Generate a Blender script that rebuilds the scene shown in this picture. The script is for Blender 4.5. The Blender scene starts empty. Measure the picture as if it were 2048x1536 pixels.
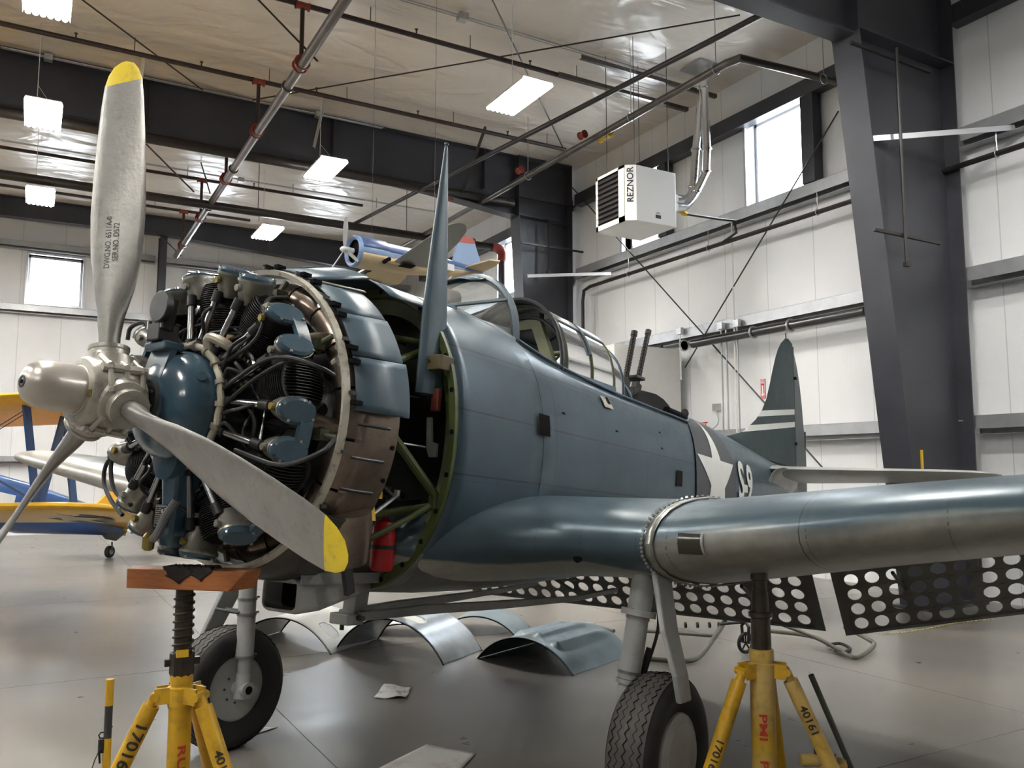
import bpy, bmesh, math, random
from math import sin, cos, pi, radians, sqrt
from mathutils import Vector, Matrix
random.seed(7)
S = bpy.context.scene
COL = S.collection

# ------------------------------------------------------------------ camera
YAW, PITCH, FPX = radians(29.7), radians(5.8), 1680.0
CAMP = Vector((0, 0, 1.80))
cd = bpy.data.cameras.new('camera'); cd.sensor_width = 36; cd.lens = 36 * FPX / 2048; cd.clip_end = 200
cam = bpy.data.objects.new('camera', cd); COL.objects.link(cam)
cam.location = CAMP; cam.rotation_euler = (pi / 2 + PITCH, 0, -YAW)
S.camera = cam
# ------------------------------------------------------------------ world and exposure
S.view_settings.view_transform = 'Standard'; S.view_settings.look = 'None'
S.view_settings.exposure = 2.72; S.view_settings.gamma = 1.0; S.view_settings.use_curve_mapping = False
wd = bpy.data.worlds.new('overcast_sky'); S.world = wd; wd.use_nodes = True
wd.node_tree.nodes['Background'].inputs[0].default_value = (0.95, 0.98, 1.0, 1)
wd.node_tree.nodes['Background'].inputs[1].default_value = 3.6
LAMP_E = 15.0        # emission of the ceiling fixtures

# ------------------------------------------------------------------ points of the photograph on known planes
_fw = Vector((sin(YAW) * cos(PITCH), cos(YAW) * cos(PITCH), sin(PITCH)))
_rt = Vector((cos(YAW), -sin(YAW), 0)); _up = _rt.cross(_fw)
def ray(px, py): return _fw + _rt * ((px - 1024) / FPX) - _up * ((py - 768) / FPX)
def PX(px, py, x=None, y=None, z=None):
    d = ray(px, py)
    if x is not None: t = (x - CAMP.x) / d.x
    elif y is not None: t = (y - CAMP.y) / d.y
    else: t = (z - CAMP.z) / d.z
    return CAMP + d * t

# ------------------------------------------------------------------ materials
def _n(nt, t, **k):
    n = nt.nodes.new(t)
    for a, b in k.items(): setattr(n, a, b)
    return n
def mat(name, col, rough=0.5, metal=0.0, var=0.0, vscale=6.0, bump=0.0, bscale=40.0, col2=None, dirt=0.0, dscale=3.0,
        dcol=(0.05, 0.04, 0.03), spec=0.5, coord='Object', stretch=(1, 1, 1), emit=0.0, rvar=0.0, aniso=0, alpha=1, trans=0, coat=0):
    m = bpy.data.materials.new(name); m.use_nodes = True; nt = m.node_tree
    b = nt.nodes['Principled BSDF']
    b.inputs['Base Color'].default_value = (*col, 1); b.inputs['Roughness'].default_value = rough
    b.inputs['Metallic'].default_value = metal; b.inputs['Specular IOR Level'].default_value = spec
    if coat: b.inputs['Coat Weight'].default_value = coat; b.inputs['Coat Roughness'].default_value = 0.15
    if trans: b.inputs['Transmission Weight'].default_value = trans
    if emit:
        b.inputs['Emission Color'].default_value = (*col, 1); b.inputs['Emission Strength'].default_value = emit
    tc = _n(nt, 'ShaderNodeTexCoord'); mp = _n(nt, 'ShaderNodeMapping'); mp.inputs['Scale'].default_value = stretch
    nt.links.new(tc.outputs[coord], mp.inputs[0])
    cur = None
    if var or col2:
        nz = _n(nt, 'ShaderNodeTexNoise'); nz.inputs['Scale'].default_value = vscale; nz.inputs['Detail'].default_value = 5
        nt.links.new(mp.outputs[0], nz.inputs['Vector'])
        rp = _n(nt, 'ShaderNodeValToRGB'); rp.color_ramp.elements[0].position = 0.32; rp.color_ramp.elements[1].position = 0.68
        c2 = col2 or tuple(min(1, c * (1 + var)) for c in col)
        c1 = col if col2 else tuple(c * (1 - var) for c in col)
        rp.color_ramp.elements[0].color = (*c1, 1); rp.color_ramp.elements[1].color = (*c2, 1)
        nt.links.new(nz.outputs[0], rp.inputs[0]); cur = rp.outputs[0]
        if rvar:
            mr = _n(nt, 'ShaderNodeMapRange'); mr.inputs['To Min'].default_value = max(0.02, rough - rvar); mr.inputs['To Max'].default_value = rough + rvar
            nt.links.new(nz.outputs[0], mr.inputs[0]); nt.links.new(mr.outputs[0], b.inputs['Roughness'])
    if dirt:
        nd = _n(nt, 'ShaderNodeTexNoise'); nd.inputs['Scale'].default_value = dscale; nd.inputs['Detail'].default_value = 8; nd.inputs['Roughness'].default_value = 0.65
        nt.links.new(mp.outputs[0], nd.inputs['Vector'])
        rd = _n(nt, 'ShaderNodeValToRGB'); rd.color_ramp.elements[0].position = 0.52; rd.color_ramp.elements[1].position = 0.72
        rd.color_ramp.elements[1].color = (dirt, dirt, dirt, 1)
        nt.links.new(nd.outputs[0], rd.inputs[0])
        mx = _n(nt, 'ShaderNodeMix', data_type='RGBA'); mx.inputs[7].default_value = (*dcol, 1)
        nt.links.new(rd.outputs[0], mx.inputs[0])
        if cur: nt.links.new(cur, mx.inputs[6])
        else: mx.inputs[6].default_value = (*col, 1)
        cur = mx.outputs[2]
    if cur: nt.links.new(cur, b.inputs['Base Color'])
    if bump:
        nb = _n(nt, 'ShaderNodeTexNoise'); nb.inputs['Scale'].default_value = bscale; nb.inputs['Detail'].default_value = 3
        nt.links.new(mp.outputs[0], nb.inputs['Vector'])
        bp = _n(nt, 'ShaderNodeBump'); bp.inputs['Strength'].default_value = bump; bp.inputs['Distance'].default_value = 0.02
        nt.links.new(nb.outputs[0], bp.inputs['Height']); nt.links.new(bp.outputs[0], b.inputs['Normal'])
    return m
def math_n(nt, op, a, b=None, c=None, clamp=False):
    n = _n(nt, 'ShaderNodeMath', operation=op); n.use_clamp = clamp
    for i, v in enumerate((a, b, c)):
        if v is None: continue
        if isinstance(v, (int, float)): n.inputs[i].default_value = v
        else: nt.links.new(v, n.inputs[i])
    return n.outputs[0]

# ------------------------------------------------------------------ mesh collector
class M:
    def __init__(s, T=None): s.v = []; s.f = []; s.T = T; s.uv = None
    def add(s, vs, fs):
        o = len(s.v); s.v += [Vector(p) for p in vs]; s.f += [tuple(i + o for i in f) for f in fs]; return s
    def box(s, c, d, R=None, bev=0):
        x, y, z = d[0] / 2, d[1] / 2, d[2] / 2; c = Vector(c)
        vs = [Vector((i * x, j * y, k * z)) for i in (-1, 1) for j in (-1, 1) for k in (-1, 1)]
        if R: vs = [R @ v for v in vs]
        return s.add([c + v for v in vs], [(0, 1, 3, 2), (4, 6, 7, 5), (0, 4, 5, 1), (2, 3, 7, 6), (0, 2, 6, 4), (1, 5, 7, 3)])
    def bb(s, a, b): return s.box([(a[i] + b[i]) / 2 for i in range(3)], [abs(b[i] - a[i]) for i in range(3)])
    def loft(s, rings, closed=True, cap=True):
        n = len(rings[0]); o = len(s.v)
        for r in rings: s.v += [Vector(p) for p in r]
        for i in range(len(rings) - 1):
            for j in range(n if closed else n - 1):
                k = (j + 1) % n
                s.f.append((o + i * n + j, o + i * n + k, o + (i + 1) * n + k, o + (i + 1) * n + j))
        if cap and closed:
            s.f.append(tuple(o + j for j in range(n))[::-1]); s.f.append(tuple(o + (len(rings) - 1) * n + j for j in range(n)))
        return s
    def tube(s, pts, r, n=8, cap=True):
        pts = [Vector(p) for p in pts]; rings = []
        rs = r if isinstance(r, (list, tuple)) else [r] * len(pts)
        t0 = (pts[1] - pts[0]).normalized(); a = t0.orthogonal().normalized()
        for i, p in enumerate(pts):
            if i == 0: t = t0
            elif i == len(pts) - 1: t = (pts[i] - pts[i - 1]).normalized()
            else: t = ((pts[i + 1] - p).normalized() + (p - pts[i - 1]).normalized()).normalized()
            a = (a - t * a.dot(t)); a = a.normalized() if a.length > 1e-6 else t.orthogonal().normalized()
            b = t.cross(a)
            k = 1
            if 0 < i < len(pts) - 1:
                cs = (pts[i + 1] - p).normalized().dot(t); k = 1
            rings.append([p + (a * cos(2 * pi * j / n) + b * sin(2 * pi * j / n)) * rs[i] * k for j in range(n)])
        return s.loft(rings, True, cap)
    def lathe(s, prof, o, axis, n=24, cap=True):
        o = Vector(o); ax = Vector(axis).normalized(); a = ax.orthogonal().normalized(); b = ax.cross(a)
        return s.loft([[o + ax * h + (a * cos(2 * pi * j / n) + b * sin(2 * pi * j / n)) * max(r, 1e-4) for j in range(n)] for h, r in prof], True, cap)
    def prism(s, poly, off):
        off = Vector(off); n = len(poly); o = len(s.v)
        s.v += [Vector(p) for p in poly] + [Vector(p) + off for p in poly]
        s.f.append(tuple(o + i for i in range(n))[::-1]); s.f.append(tuple(o + n + i for i in range(n)))
        for i in range(n): k = (i + 1) % n; s.f.append((o + i, o + k, o + n + k, o + n + i))
        return s
    def grid(s, fn, us, vs_):
        o = len(s.v); m = len(vs_)
        for u in us:
            for v in vs_: s.v.append(Vector(fn(u, v)))
        for i in range(len(us) - 1):
            for j in range(m - 1): s.f.append((o + i * m + j, o + i * m + j + 1, o + (i + 1) * m + j + 1, o + (i + 1) * m + j))
        return s
    def bar(s, a, b, w, h, up=(0, 0, 1)):
        a = Vector(a); b = Vector(b); t = (b - a).normalized(); u = Vector(up); u = (u - t * u.dot(t)).normalized(); r = t.cross(u)
        q = [r * w / 2 + u * h / 2, -r * w / 2 + u * h / 2, -r * w / 2 - u * h / 2, r * w / 2 - u * h / 2]
        return s.loft([[a + k for k in q], [b + k for k in q]])
    def join(s, o): return s.add(o.v, o.f)
    def xf(s, mat4): s.v = [mat4 @ v for v in s.v]; return s
def smooth_path(pts, n=6):
    P = [Vector(p) for p in pts]; P = [2 * P[0] - P[1]] + P + [2 * P[-1] - P[-2]]; out = []
    for i in range(1, len(P) - 2):
        for k in range(n):
            t = k / n; a, b, c, d = P[i - 1:i + 3]
            out.append(0.5 * ((2 * b) + (c - a) * t + (2 * a - 5 * b + 4 * c - d) * t * t + (3 * b - a - 3 * c + d) * t ** 3))
    out.append(P[-2]); return out

def base_of(p):
    return p.matrix_world.translation if p else Vector((0, 0, 0))
ORG = {}
def obj(name, m, material, parent=None, sm=True, ang=35, thick=0, toff=-1, bevel=0, sub=0, recalc=True, origin=None):
    T = m.T or (lambda v: v)
    org = ORG[parent.name] if parent else Vector(origin or (0, 0, 0))
    w = [T(v) for v in m.v]
    me = bpy.data.meshes.new(name)
    me.from_pydata([v - org for v in w], [], m.f); me.update()
    if m.T:
        at = me.attributes.new('lp', 'FLOAT_VECTOR', 'POINT')
        for i, v in enumerate(m.v): at.data[i].vector = v
    if recalc:
        bm = bmesh.new(); bm.from_mesh(me); bmesh.ops.recalc_face_normals(bm, faces=bm.faces[:]); bm.to_mesh(me); bm.free()
    if sm:
        me.shade_smooth()
        try: me.set_sharp_from_angle(angle=radians(ang))
        except Exception: pass
    o = bpy.data.objects.new(name, me); COL.objects.link(o)
    me.materials.append(material)
    if parent: o.parent = parent
    else: o.location = org
    ORG[o.name] = org
    if thick:
        md = o.modifiers.new('thickness', 'SOLIDIFY'); md.thickness = thick; md.offset = toff
    if bevel:
        md = o.modifiers.new('bevel', 'BEVEL'); md.width = bevel; md.segments = 2; md.limit_method = 'ANGLE'; md.angle_limit = radians(40)
    if sub:
        md = o.modifiers.new('sub', 'SUBSURF'); md.levels = sub; md.render_levels = sub
    return o
def tag(o, label=None, cat=None, group=None, kind=None):
    if label: o['label'] = label
    if cat: o['category'] = cat
    if group: o['group'] = group
    if kind: o['kind'] = kind
    return o
def thing(name, loc, label, cat, group=None):
    o = bpy.data.objects.new(name, None); o.empty_display_size = 0.1; COL.objects.link(o); o.location = loc
    ORG[o.name] = Vector(loc); return tag(o, label, cat, group)
def single(name, m, material, label, cat, group=None, origin=None, **k):
    if origin is None:
        T = m.T or (lambda v: v); w = [T(v) for v in m.v]
        origin = Vector((sum(v.x for v in w) / len(w), sum(v.y for v in w) / len(w), min(v.z for v in w)))
    return tag(obj(name, m, material, None, origin=origin, **k), label, cat, group)
def struct(name, m, material, parent=None, **k):
    o = obj(name, m, material, parent, **k)
    if parent is None: o['kind'] = 'structure'
    return o
def copy_tree(o, loc, label=None, group=None):
    r = o.copy(); COL.objects.link(r); r.location = loc
    if label: r['label'] = label
    if group: r['group'] = group
    for ch in list(o.children):
        c = ch.copy(); COL.objects.link(c); c.parent = r
        for g in list(ch.children):
            d = g.copy(); COL.objects.link(d); d.parent = c
    return r
def text_mesh(s, size, depth=0.0, bold=0.0, sx=1.0, spacing=1.0):
    """outline of a word as triangles in its own xy plane, origin at its centre"""
    cu = bpy.data.curves.new('t', 'FONT'); cu.body = s; cu.size = size; cu.align_x = 'CENTER'; cu.align_y = 'CENTER'
    cu.offset = bold; cu.extrude = depth; cu.space_character = spacing; cu.resolution_u = 3
    o = bpy.data.objects.new('t', cu); COL.objects.link(o)
    dg = bpy.context.evaluated_depsgraph_get(); me = bpy.data.meshes.new_from_object(o.evaluated_get(dg))
    vs = [Vector((v.co.x * sx, v.co.y, v.co.z)) for v in me.vertices]; fs = [tuple(p.vertices) for p in me.polygons]
    bpy.data.objects.remove(o); bpy.data.curves.remove(cu); bpy.data.meshes.remove(me)
    return vs, fs
# ================================================================== BUILDING
XW, YB, ZC = 11.5, 27.0, 9.25           # right wall, back wall, ceiling
XL, YF = -16.0, -14.0
def mat_wall():
    m = mat('white_liner_panel', (0.80, 0.808, 0.812), 0.45, var=0.02, vscale=0.8)
    nt = m.node_tree; b = nt.nodes['Principled BSDF']
    ge = _n(nt, 'ShaderNodeNewGeometry'); sp = _n(nt, 'ShaderNodeSeparateXYZ'); nt.links.new(ge.outputs['Position'], sp.inputs[0])
    u = math_n(nt, 'ADD', sp.outputs[0], sp.outputs[1])
    st = math_n(nt, 'PINGPONG', u, 0.038); w = math_n(nt, 'PINGPONG', u, 0.53)
    k = math_n(nt, 'LESS_THAN', w, 0.008)
    h = math_n(nt, 'SUBTRACT', math_n(nt, 'MULTIPLY', st, 3.0), math_n(nt, 'MULTIPLY', k, 0.35))
    bp = _n(nt, 'ShaderNodeBump'); bp.inputs['Strength'].default_value = 0.35; bp.inputs['Distance'].default_value = 0.02
    nt.links.new(h, bp.inputs['Height']); nt.links.new(bp.outputs[0], b.inputs['Normal'])
    src = b.inputs['Base Color'].links[0].from_socket
    mx = _n(nt, 'ShaderNodeMix', data_type='RGBA'); mx.inputs[7].default_value = (0.36, 0.36, 0.35, 1)
    nt.links.new(math_n(nt, 'MULTIPLY', k, 0.5), mx.inputs[0]); nt.links.new(src, mx.inputs[6]); nt.links.new(mx.outputs[2], b.inputs['Base Color'])
    return m
def mat_ceiling():
    m = mat('vinyl_insulation_facing', (0.67, 0.61, 0.54), 0.32, var=0.03, vscale=0.6, spec=0.5)
    nt = m.node_tree; b = nt.nodes['Principled BSDF']
    tc = _n(nt, 'ShaderNodeTexCoord'); mp = _n(nt, 'ShaderNodeMapping'); mp.inputs['Scale'].default_value = (0.5, 1.1, 1)
    mp.inputs['Rotation'].default_value = (0, 0, 0.5)
    nt.links.new(tc.outputs['Object'], mp.inputs[0])
    n1 = _n(nt, 'ShaderNodeTexNoise'); n1.inputs['Scale'].default_value = 1.3; n1.inputs['Detail'].default_value = 2.5; n1.inputs['Distortion'].default_value = 1.2
    nt.links.new(mp.outputs[0], n1.inputs['Vector'])
    sp = _n(nt, 'ShaderNodeSeparateXYZ'); nt.links.new(tc.outputs['Object'], sp.inputs[0])
    pu = math_n(nt, 'PINGPONG', sp.outputs[1], 0.77)      # blanket sags between the purlins that run across
    pu = math_n(nt, 'POWER', math_n(nt, 'DIVIDE', pu, 0.77), 2.0)
    h = math_n(nt, 'ADD', math_n(nt, 'MULTIPLY', n1.outputs[0], 1.0), math_n(nt, 'MULTIPLY', pu, -0.25))
    bp = _n(nt, 'ShaderNodeBump'); bp.inputs['Strength'].default_value = 0.9; bp.inputs['Distance'].default_value = 0.12
    nt.links.new(h, bp.inputs['Height']); nt.links.new(bp.outputs[0], b.inputs['Normal'])
    return m
def mat_floor():
    m = mat('sealed_concrete', (0.185, 0.170, 0.150), 0.30, spec=0.42)
    nt = m.node_tree; b = nt.nodes['Principled BSDF']
    tc = _n(nt, 'ShaderNodeTexCoord'); na = _n(nt, 'ShaderNodeTexNoise'); na.inputs['Scale'].default_value = .5; na.inputs['Detail'].default_value = 1.5
    nb = _n(nt, 'ShaderNodeTexNoise'); nb.inputs['Scale'].default_value = 3.2; nb.inputs['Detail'].default_value = 3
    nt.links.new(tc.outputs['Object'], na.inputs['Vector']); nt.links.new(tc.outputs['Object'], nb.inputs['Vector'])
    f = math_n(nt, 'ADD', math_n(nt, 'MULTIPLY', na.outputs[0], .75), math_n(nt, 'MULTIPLY', nb.outputs[0], .25))
    mr = _n(nt, 'ShaderNodeMapRange'); mr.inputs[1].default_value = .35; mr.inputs[2].default_value = .65; nt.links.new(f, mr.inputs[0])
    mx = _n(nt, 'ShaderNodeMix', data_type='RGBA'); mx.inputs[6].default_value = (0.135, 0.128, 0.118, 1); mx.inputs[7].default_value = (0.215, 0.198, 0.172, 1)
    nt.links.new(mr.outputs[0], mx.inputs[0]); nt.links.new(mx.outputs[2], b.inputs['Base Color'])
    m2 = _n(nt, 'ShaderNodeMapRange'); m2.inputs['To Min'].default_value = .24; m2.inputs['To Max'].default_value = .36; nt.links.new(nb.outputs[0], m2.inputs[0]); nt.links.new(m2.outputs[0], b.inputs['Roughness'])
    return m
WALL, CEIL, FLOOR = mat_wall(), mat_ceiling(), mat_floor()
GIRT = mat('galvanised_girt', (0.42, 0.43, 0.44), 0.38, metal=0.55, var=0.08, vscale=5)
STEEL = mat('dark_grey_primer_steel', (0.044, 0.045, 0.055), 0.42, var=0.12, vscale=1.5, spec=0.45)
BLACKP = mat('black_iron_pipe', (0.022, 0.018, 0.017), 0.4, var=0.2)
BROWNP = mat('brown_sprinkler_pipe', (0.035, 0.020, 0.017), 0.42, var=0.2)
GREYP = mat('bare_steel_pipe', (0.13, 0.12, 0.11), 0.32, metal=0.6, var=0.15)
REDF = mat('red_pipe_coupling', (0.27, 0.035, 0.022), 0.45, var=0.15)
ROD = mat('dark_rod', (0.05, 0.045, 0.04), 0.5, metal=0.3)
GALV = mat('galvanised_conduit', (0.5, 0.51, 0.52), 0.35, metal=0.7, var=0.06)
ALUF = mat('silver_window_frame', (0.55, 0.57, 0.60), 0.3, metal=0.6)
TUBE = mat('glowing_lamp_tubes', (1.0, 0.98, 0.945), 0.5, emit=LAMP_E)
WHITEP = mat('white_enamel', (0.78, 0.77, 0.74), 0.35)
CREAM = mat('cream_enamel', (0.72, 0.68, 0.57), 0.4)
FOIL = mat('shiny_flue_metal', (0.75, 0.76, 0.77), 0.2, metal=1.0, bump=0.15, bscale=18)
YELL = mat('yellow_paint', (0.66, 0.42, 0.02), 0.45, var=0.06)
SIGNR = mat('sign_red', (0.62, 0.03, 0.03), 0.5)
SIGNW = mat('sign_white', (0.85, 0.84, 0.82), 0.5)
GLASSW = mat('window_glass', (0.9, 0.95, 1.0), 0.02, trans=1.0)

def wall_with_holes(name, axis, c, t, lo, hi, holes, z1):
    """wall slab with real openings; axis 'x': wall at X=c spanning Y; outside is +"""
    m = M(); cuts = sorted(set([lo, hi] + [h[0] for h in holes] + [h[1] for h in holes]))
    for a, b in zip(cuts, cuts[1:]):
        hs = [h for h in holes if h[0] <= a + 1e-6 and h[1] >= b - 1e-6]
        zs = [(0, z1)] if not hs else [(0, hs[0][2]), (hs[0][3], z1)]
        for za, zb in zs:
            if axis == 'x': m.bb((c, a, za), (c + t, b, zb))
            else: m.bb((a, c, za), (b, c + t, zb))
    return struct(name, m, WALL, sm=False)
W1 = (9.78, 11.12, 6.70, 8.32)
W2 = (13.62, 14.96, 6.70, 8.32)
W3 = (19.45, 20.85, 6.70, 8.32)
W0 = (0.6, 2.0, 6.70, 8.32)
BW = [(-0.34, 1.04, 6.46, 7.86), (3.9, 5.28, 6.46, 7.86), (7.62, 9.0, 6.46, 7.86), (-5.2, -3.82, 6.46, 7.86), (-9.5, -8.1, 6.46, 7.86)]
struct('floor', M().bb((XL - 0.2, YF - 0.2, -0.15), (XW + 0.3, YB + 0.3, 0)), FLOOR, sm=False)
JOINT = mat('floor_joint', (0.095, 0.09, 0.082), .7)
for i, x in enumerate((-12.7, -7.9, -3.1, 1.7, 6.5, 11.3)): struct('trim_%d' % (101 + i), M().bb((x, YF, -.01), (x + .007, YB, .0006)), JOINT, sm=False)
for i, y in enumerate((-6.1, -1.3, 3.5, 8.3, 13.1, 17.9, 22.7)): struct('trim_%d' % (111 + i), M().bb((XL, y, -.01), (XW, y + .007, .0007)), JOINT, sm=False)
struct('ceiling', M().bb((XL - 0.2, YF - 0.2, ZC), (XW + 0.3, YB + 0.3, ZC + 0.2)), CEIL, sm=False)
wall_with_holes('wall_right', 'x', XW, 0.25, YF, YB, [W0, W1, W2, W3], ZC)
wall_with_holes('wall_back', 'y', YB, 0.25, XL, XW, sorted(BW), ZC)
m = M()
m.bb((XL, YF - 0.25, 0), (XW, YF, ZC))
DIMWALL = mat('darkened_unseen_wall', (0.16, 0.16, 0.165), .5, var=.05)  # unseen front and left walls, darkened to cut the fill light
struct('wall_front', m, DIMWALL, sm=False)
struct('wall_left', M().bb((XL - 0.25, YF, 0), (XL, YB, ZC)), DIMWALL, sm=False)
def window(n, axis, c, t, w):
    a, b, z0, z1 = w; root = None
    fr = M(); f = 0.06
    def B(m, u0, u1, d0, d1, q0, q1):
        if axis == 'x': m.bb((c + d0, u0, q0), (c + d1, u1, q1))
        else: m.bb((u0, c + d0, q0), (u1, c + d1, q1))
    d0, d1 = 0.16, 0.22
    B(fr, a, b, d0, d1, z0, z0 + f); B(fr, a, b, d0, d1, z1 - f, z1); B(fr, a, a + f, d0, d1, z0, z1); B(fr, b - f, b, d0, d1, z0, z1)
    # steel trim lining standing in from the wall face
    q = -0.10
    B(fr, a - 0.05, a, q, d1, z0 - .05, z1 + .05); B(fr, b, b + 0.05, q, d1, z0 - .05, z1 + .05); B(fr, a, b, q, d1, z0 - .05, z0); B(fr, a, b, q, d1, z1, z1 + 0.05)
    o = struct('window_%d' % n, fr, ALUF, sm=False)
    g = M(); B(g, a + f, b - f, 0.185, 0.193, z0 + f, z1 - f)
    obj('window_pane', g, GLASSW, o, sm=False)
    return o
for i, w in enumerate((W1, W2, W3, W0)): window(i + 1, 'x', XW, .25, w)
for i, w in enumerate(BW): window(i + 5, 'y', YB, .25, w)

# girts: C-sections running along the walls
def girt(name, a, b, z0, z1, axis, c, depth=0.2, label=None):
    m = M(); s = -1
    def B(u0, u1, d0, d1, q0, q1):
        if axis == 'x': m.bb((c - d1, u0, q0), (c - d0, u1, q1))
        else: m.bb((u0, c - d1, q0), (u1, c - d0, q1))
    B(a, b, 0.0, depth, z1 - 0.004, z1)            # top web
    B(a, b, depth - 0.004, depth, z0 + (z1 - z0) * 0.30, z1)   # inner flange
    B(a, b, 0.0, depth, z0 + 0.0, z0 + 0.004)
    B(a, b, 0.0, 0.006, z0, z1)
    o = struct(name, m, GIRT, sm=False); return o
BAYS = [(YF, -2.3), (-2.1, 6.95), (7.30, 16.65), (17.05, 26.2)]
k = 1
for z0, z1 in ((2.28, 2.54), (4.34, 4.62), (6.36, 6.65)):
    for a, b in BAYS: girt('trim_%d' % k, a, b, z0, z1, 'x', XW - 0.02); k += 1
for a, b in BAYS: struct('trim_%d' % k, M().bb((XW - .24, a, 8.22), (XW - .02, b, 8.50)), STEEL, sm=False); k += 1
for z0, z1 in ((1.95, 2.16), (6.13, 6.38), (7.95, 8.18)):
    for a, b in ((XL, -5.0), (-4.7, 2.95), (3.25, 11.2)): girt('trim_%d' % k, a, b, z0, z1, 'y', YB - 0.02); k += 1

# rigid frames: tapered columns and rafters, one thing each
def frame(n, Y, xi_top, xi_bot, zb, ztop=9.24, far=False):
    """column against the right wall: inner flange leans out towards the knee"""
    fw = 0.43; y0, y1 = Y - fw / 2, Y + fw / 2; xo = 11.2
    r = thing('steel_column', (xo - .6, Y, 0), {1: 'near dark grey tapered steel column in front of the ribbed white wall at right',
              2: 'dark grey tapered steel column behind the windshield, carrying the middle rafter'}[n], 'column')
    m = M(); m.prism([(xi_bot, y0, 0), (xi_bot, y1, 0), (xi_top, y1, zb), (xi_top, y0, zb)], (0.02, 0, 0))
    obj('inner_flange', m, STEEL, r, sm=False)
    m = M().prism([(xi_bot + .02, Y - .006, 0), (xo, Y - .006, 0), (xo, Y - .006, ztop), (xi_top + .02, Y - .006, ztop), (xi_top + .02, Y - .006, zb)], (0, .012, 0))
    obj('web', m, STEEL, r, sm=False)
    obj('outer_flange', M().bb((xo, y0, 0), (xo + .02, y1, ztop)), STEEL, r, sm=False)
    m = M()
    for q in (zb + .02, ztop - .03): m.bb((xi_top + .02, y0, q), (xo, y1, q + .02))
    m.bb((xi_top - .01, y0, zb), (xi_top + .01, y1, ztop))
    obj('knee_stiffener', m, STEEL, r, sm=False)
    obj('base_plate', M().bb((xi_bot - .1, y0 - .05, 0.001), (xo + .05, y1 + .05, .03)), STEEL, r, sm=False)
    return r
def rafter(Y, pts, label, xl=XL + .1):
    """pts: (x, z of underside) from the knee to the left"""
    fw = 0.30; r = thing('steel_rafter', ((xl + pts[0][0]) / 2, Y, pts[-1][1]), label, 'beam')
    zt = 9.24
    poly = [(x, Y - .006, z) for x, z in pts] + [(pts[-1][0], Y - .006, zt), (pts[0][0], Y - .006, zt)]
    obj('web', M().prism(poly, (0, .012, 0)), STEEL, r, sm=False)
    m = M()
    for (xa, za), (xb, zb) in zip(pts, pts[1:]): m.bar((xa, Y, za), (xb, Y, zb), fw, .02)
    obj('lower_flange', m, STEEL, r, sm=False)
    obj('upper_flange', M().bb((pts[-1][0], Y - fw / 2, zt - .02), (pts[0][0], Y + fw / 2, zt)), STEEL, r, sm=False)
    x = pts[0][0] - .9
    while x > xl: obj('stiffener', M().bb((x, Y - fw / 2, pts[-1][1] + .2), (x + .012, Y + fw / 2, zt)), STEEL, r, sm=False); x -= 3.6
    return r
frame(1, 7.08, 9.16, 10.06, 7.56); frame(2, 16.9, 9.72, 10.15, 7.75)
rafter(7.08, [(9.16, 7.54), (6.8, 7.5), (5.0, 7.95), (XL + .1, 8.15)], 'dark grey steel rafter crossing the top right corner above the near column')
rafter(16.9, [(9.72, 7.76), (7.5, 8.0), (5.6, 8.12), (2, 8.13), (XL + .1, 8.1)], 'long dark grey steel rafter crossing behind the upright propeller blade')
rafter(26.3, [(10.6, 8.3), (3.1, 8.72), (XL + .1, 8.55)], 'farthest dark grey steel rafter close to the back wall')
for x, lb in ((3.1, 'thin dark grey end wall post rising behind the engine'), (-4.85, 'dark grey end wall post left of the frame')):
    if x < 0: continue
    m = M().bb((x - .01, 26.3, 0), (x + .01, 26.65, 8.7)).bb((x - .1, 26.29, 0), (x + .1, 26.31, 8.7)).bb((x - .1, 26.64, 0), (x + .1, 26.66, 8.7))
    single('steel_post', m, STEEL, lb, 'post', sm=False)
# window framing posts beside the high side windows
for (a, b, z0, z1), lb in ((W1, 'dark window jamb post beside the high window nearest the column'), (W2, 'dark window jamb post beside the window behind the heater')):
    m = M().bb((XW - .24, a - .36, 6.66), (XW - .03, a - .10, 8.21))
    single('window_jamb_post', m, STEEL, lb, 'post', sm=False)
    m = M().bb((XW - .20, a - .08, z1 + .05), (XW - .03, b + .1, 8.6))
# ================================================================== ROOF PIPES, LAMPS, HEATER, SERVICES
def pipe(name, pts, r, material, label, cat='pipe', group=None, n=10, smooth=False, parts=None):
    m = M().tube(smooth_path(pts, 5) if smooth else pts, r, n)
    if not parts: return single(name, m, material, label, cat, group)
    c = sum((Vector(p) for p in pts), Vector()) / len(pts)
    t = thing(name, (c.x, c.y, min(p[2] for p in pts)), label, cat, group)
    obj('pipe_run', m, material, t)
    for pn, pm, pmat in parts: obj(pn, pm, pmat, t)
    return t
def coupling(c, axis, r, l=.12):
    c = Vector(c); a = Vector(axis).normalized()
    return M().tube([c - a * l / 2, c + a * l / 2], r, 12).tube([c - a * l / 2, c - a * l / 2 + a * .02], r * 1.25, 12).tube([c + a * l / 2 - a * .02, c + a * l / 2], r * 1.25, 12)
def branch(px0, px1, z, r, label, xl=-15.5, ends=None, heads=(), hang=()):
    a = PX(*px0, z=z); b = PX(*px1, z=z); Y = (a.y + b.y) / 2
    x1 = b.x; t = thing('sprinkler_pipe', ((xl + x1) / 2, Y, z), label, 'pipe', None)
    obj('pipe_run', M().tube([(xl, Y, z), (x1, Y, z)], r, 10), BROWNP, t)
    for x in heads:
        obj('sprinkler_head', M().tube([(x, Y, z), (x, Y, z + .11)], .012, 6).tube([(x, Y, z + .11), (x, Y, z + .12)], .03, 8), BLACKP, t)
    for x in hang:
        obj('hanger_rod', M().tube([(x, Y, z), (x, Y, ZC - .02)], .007, 5), ROD, t)
    return Y
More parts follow.
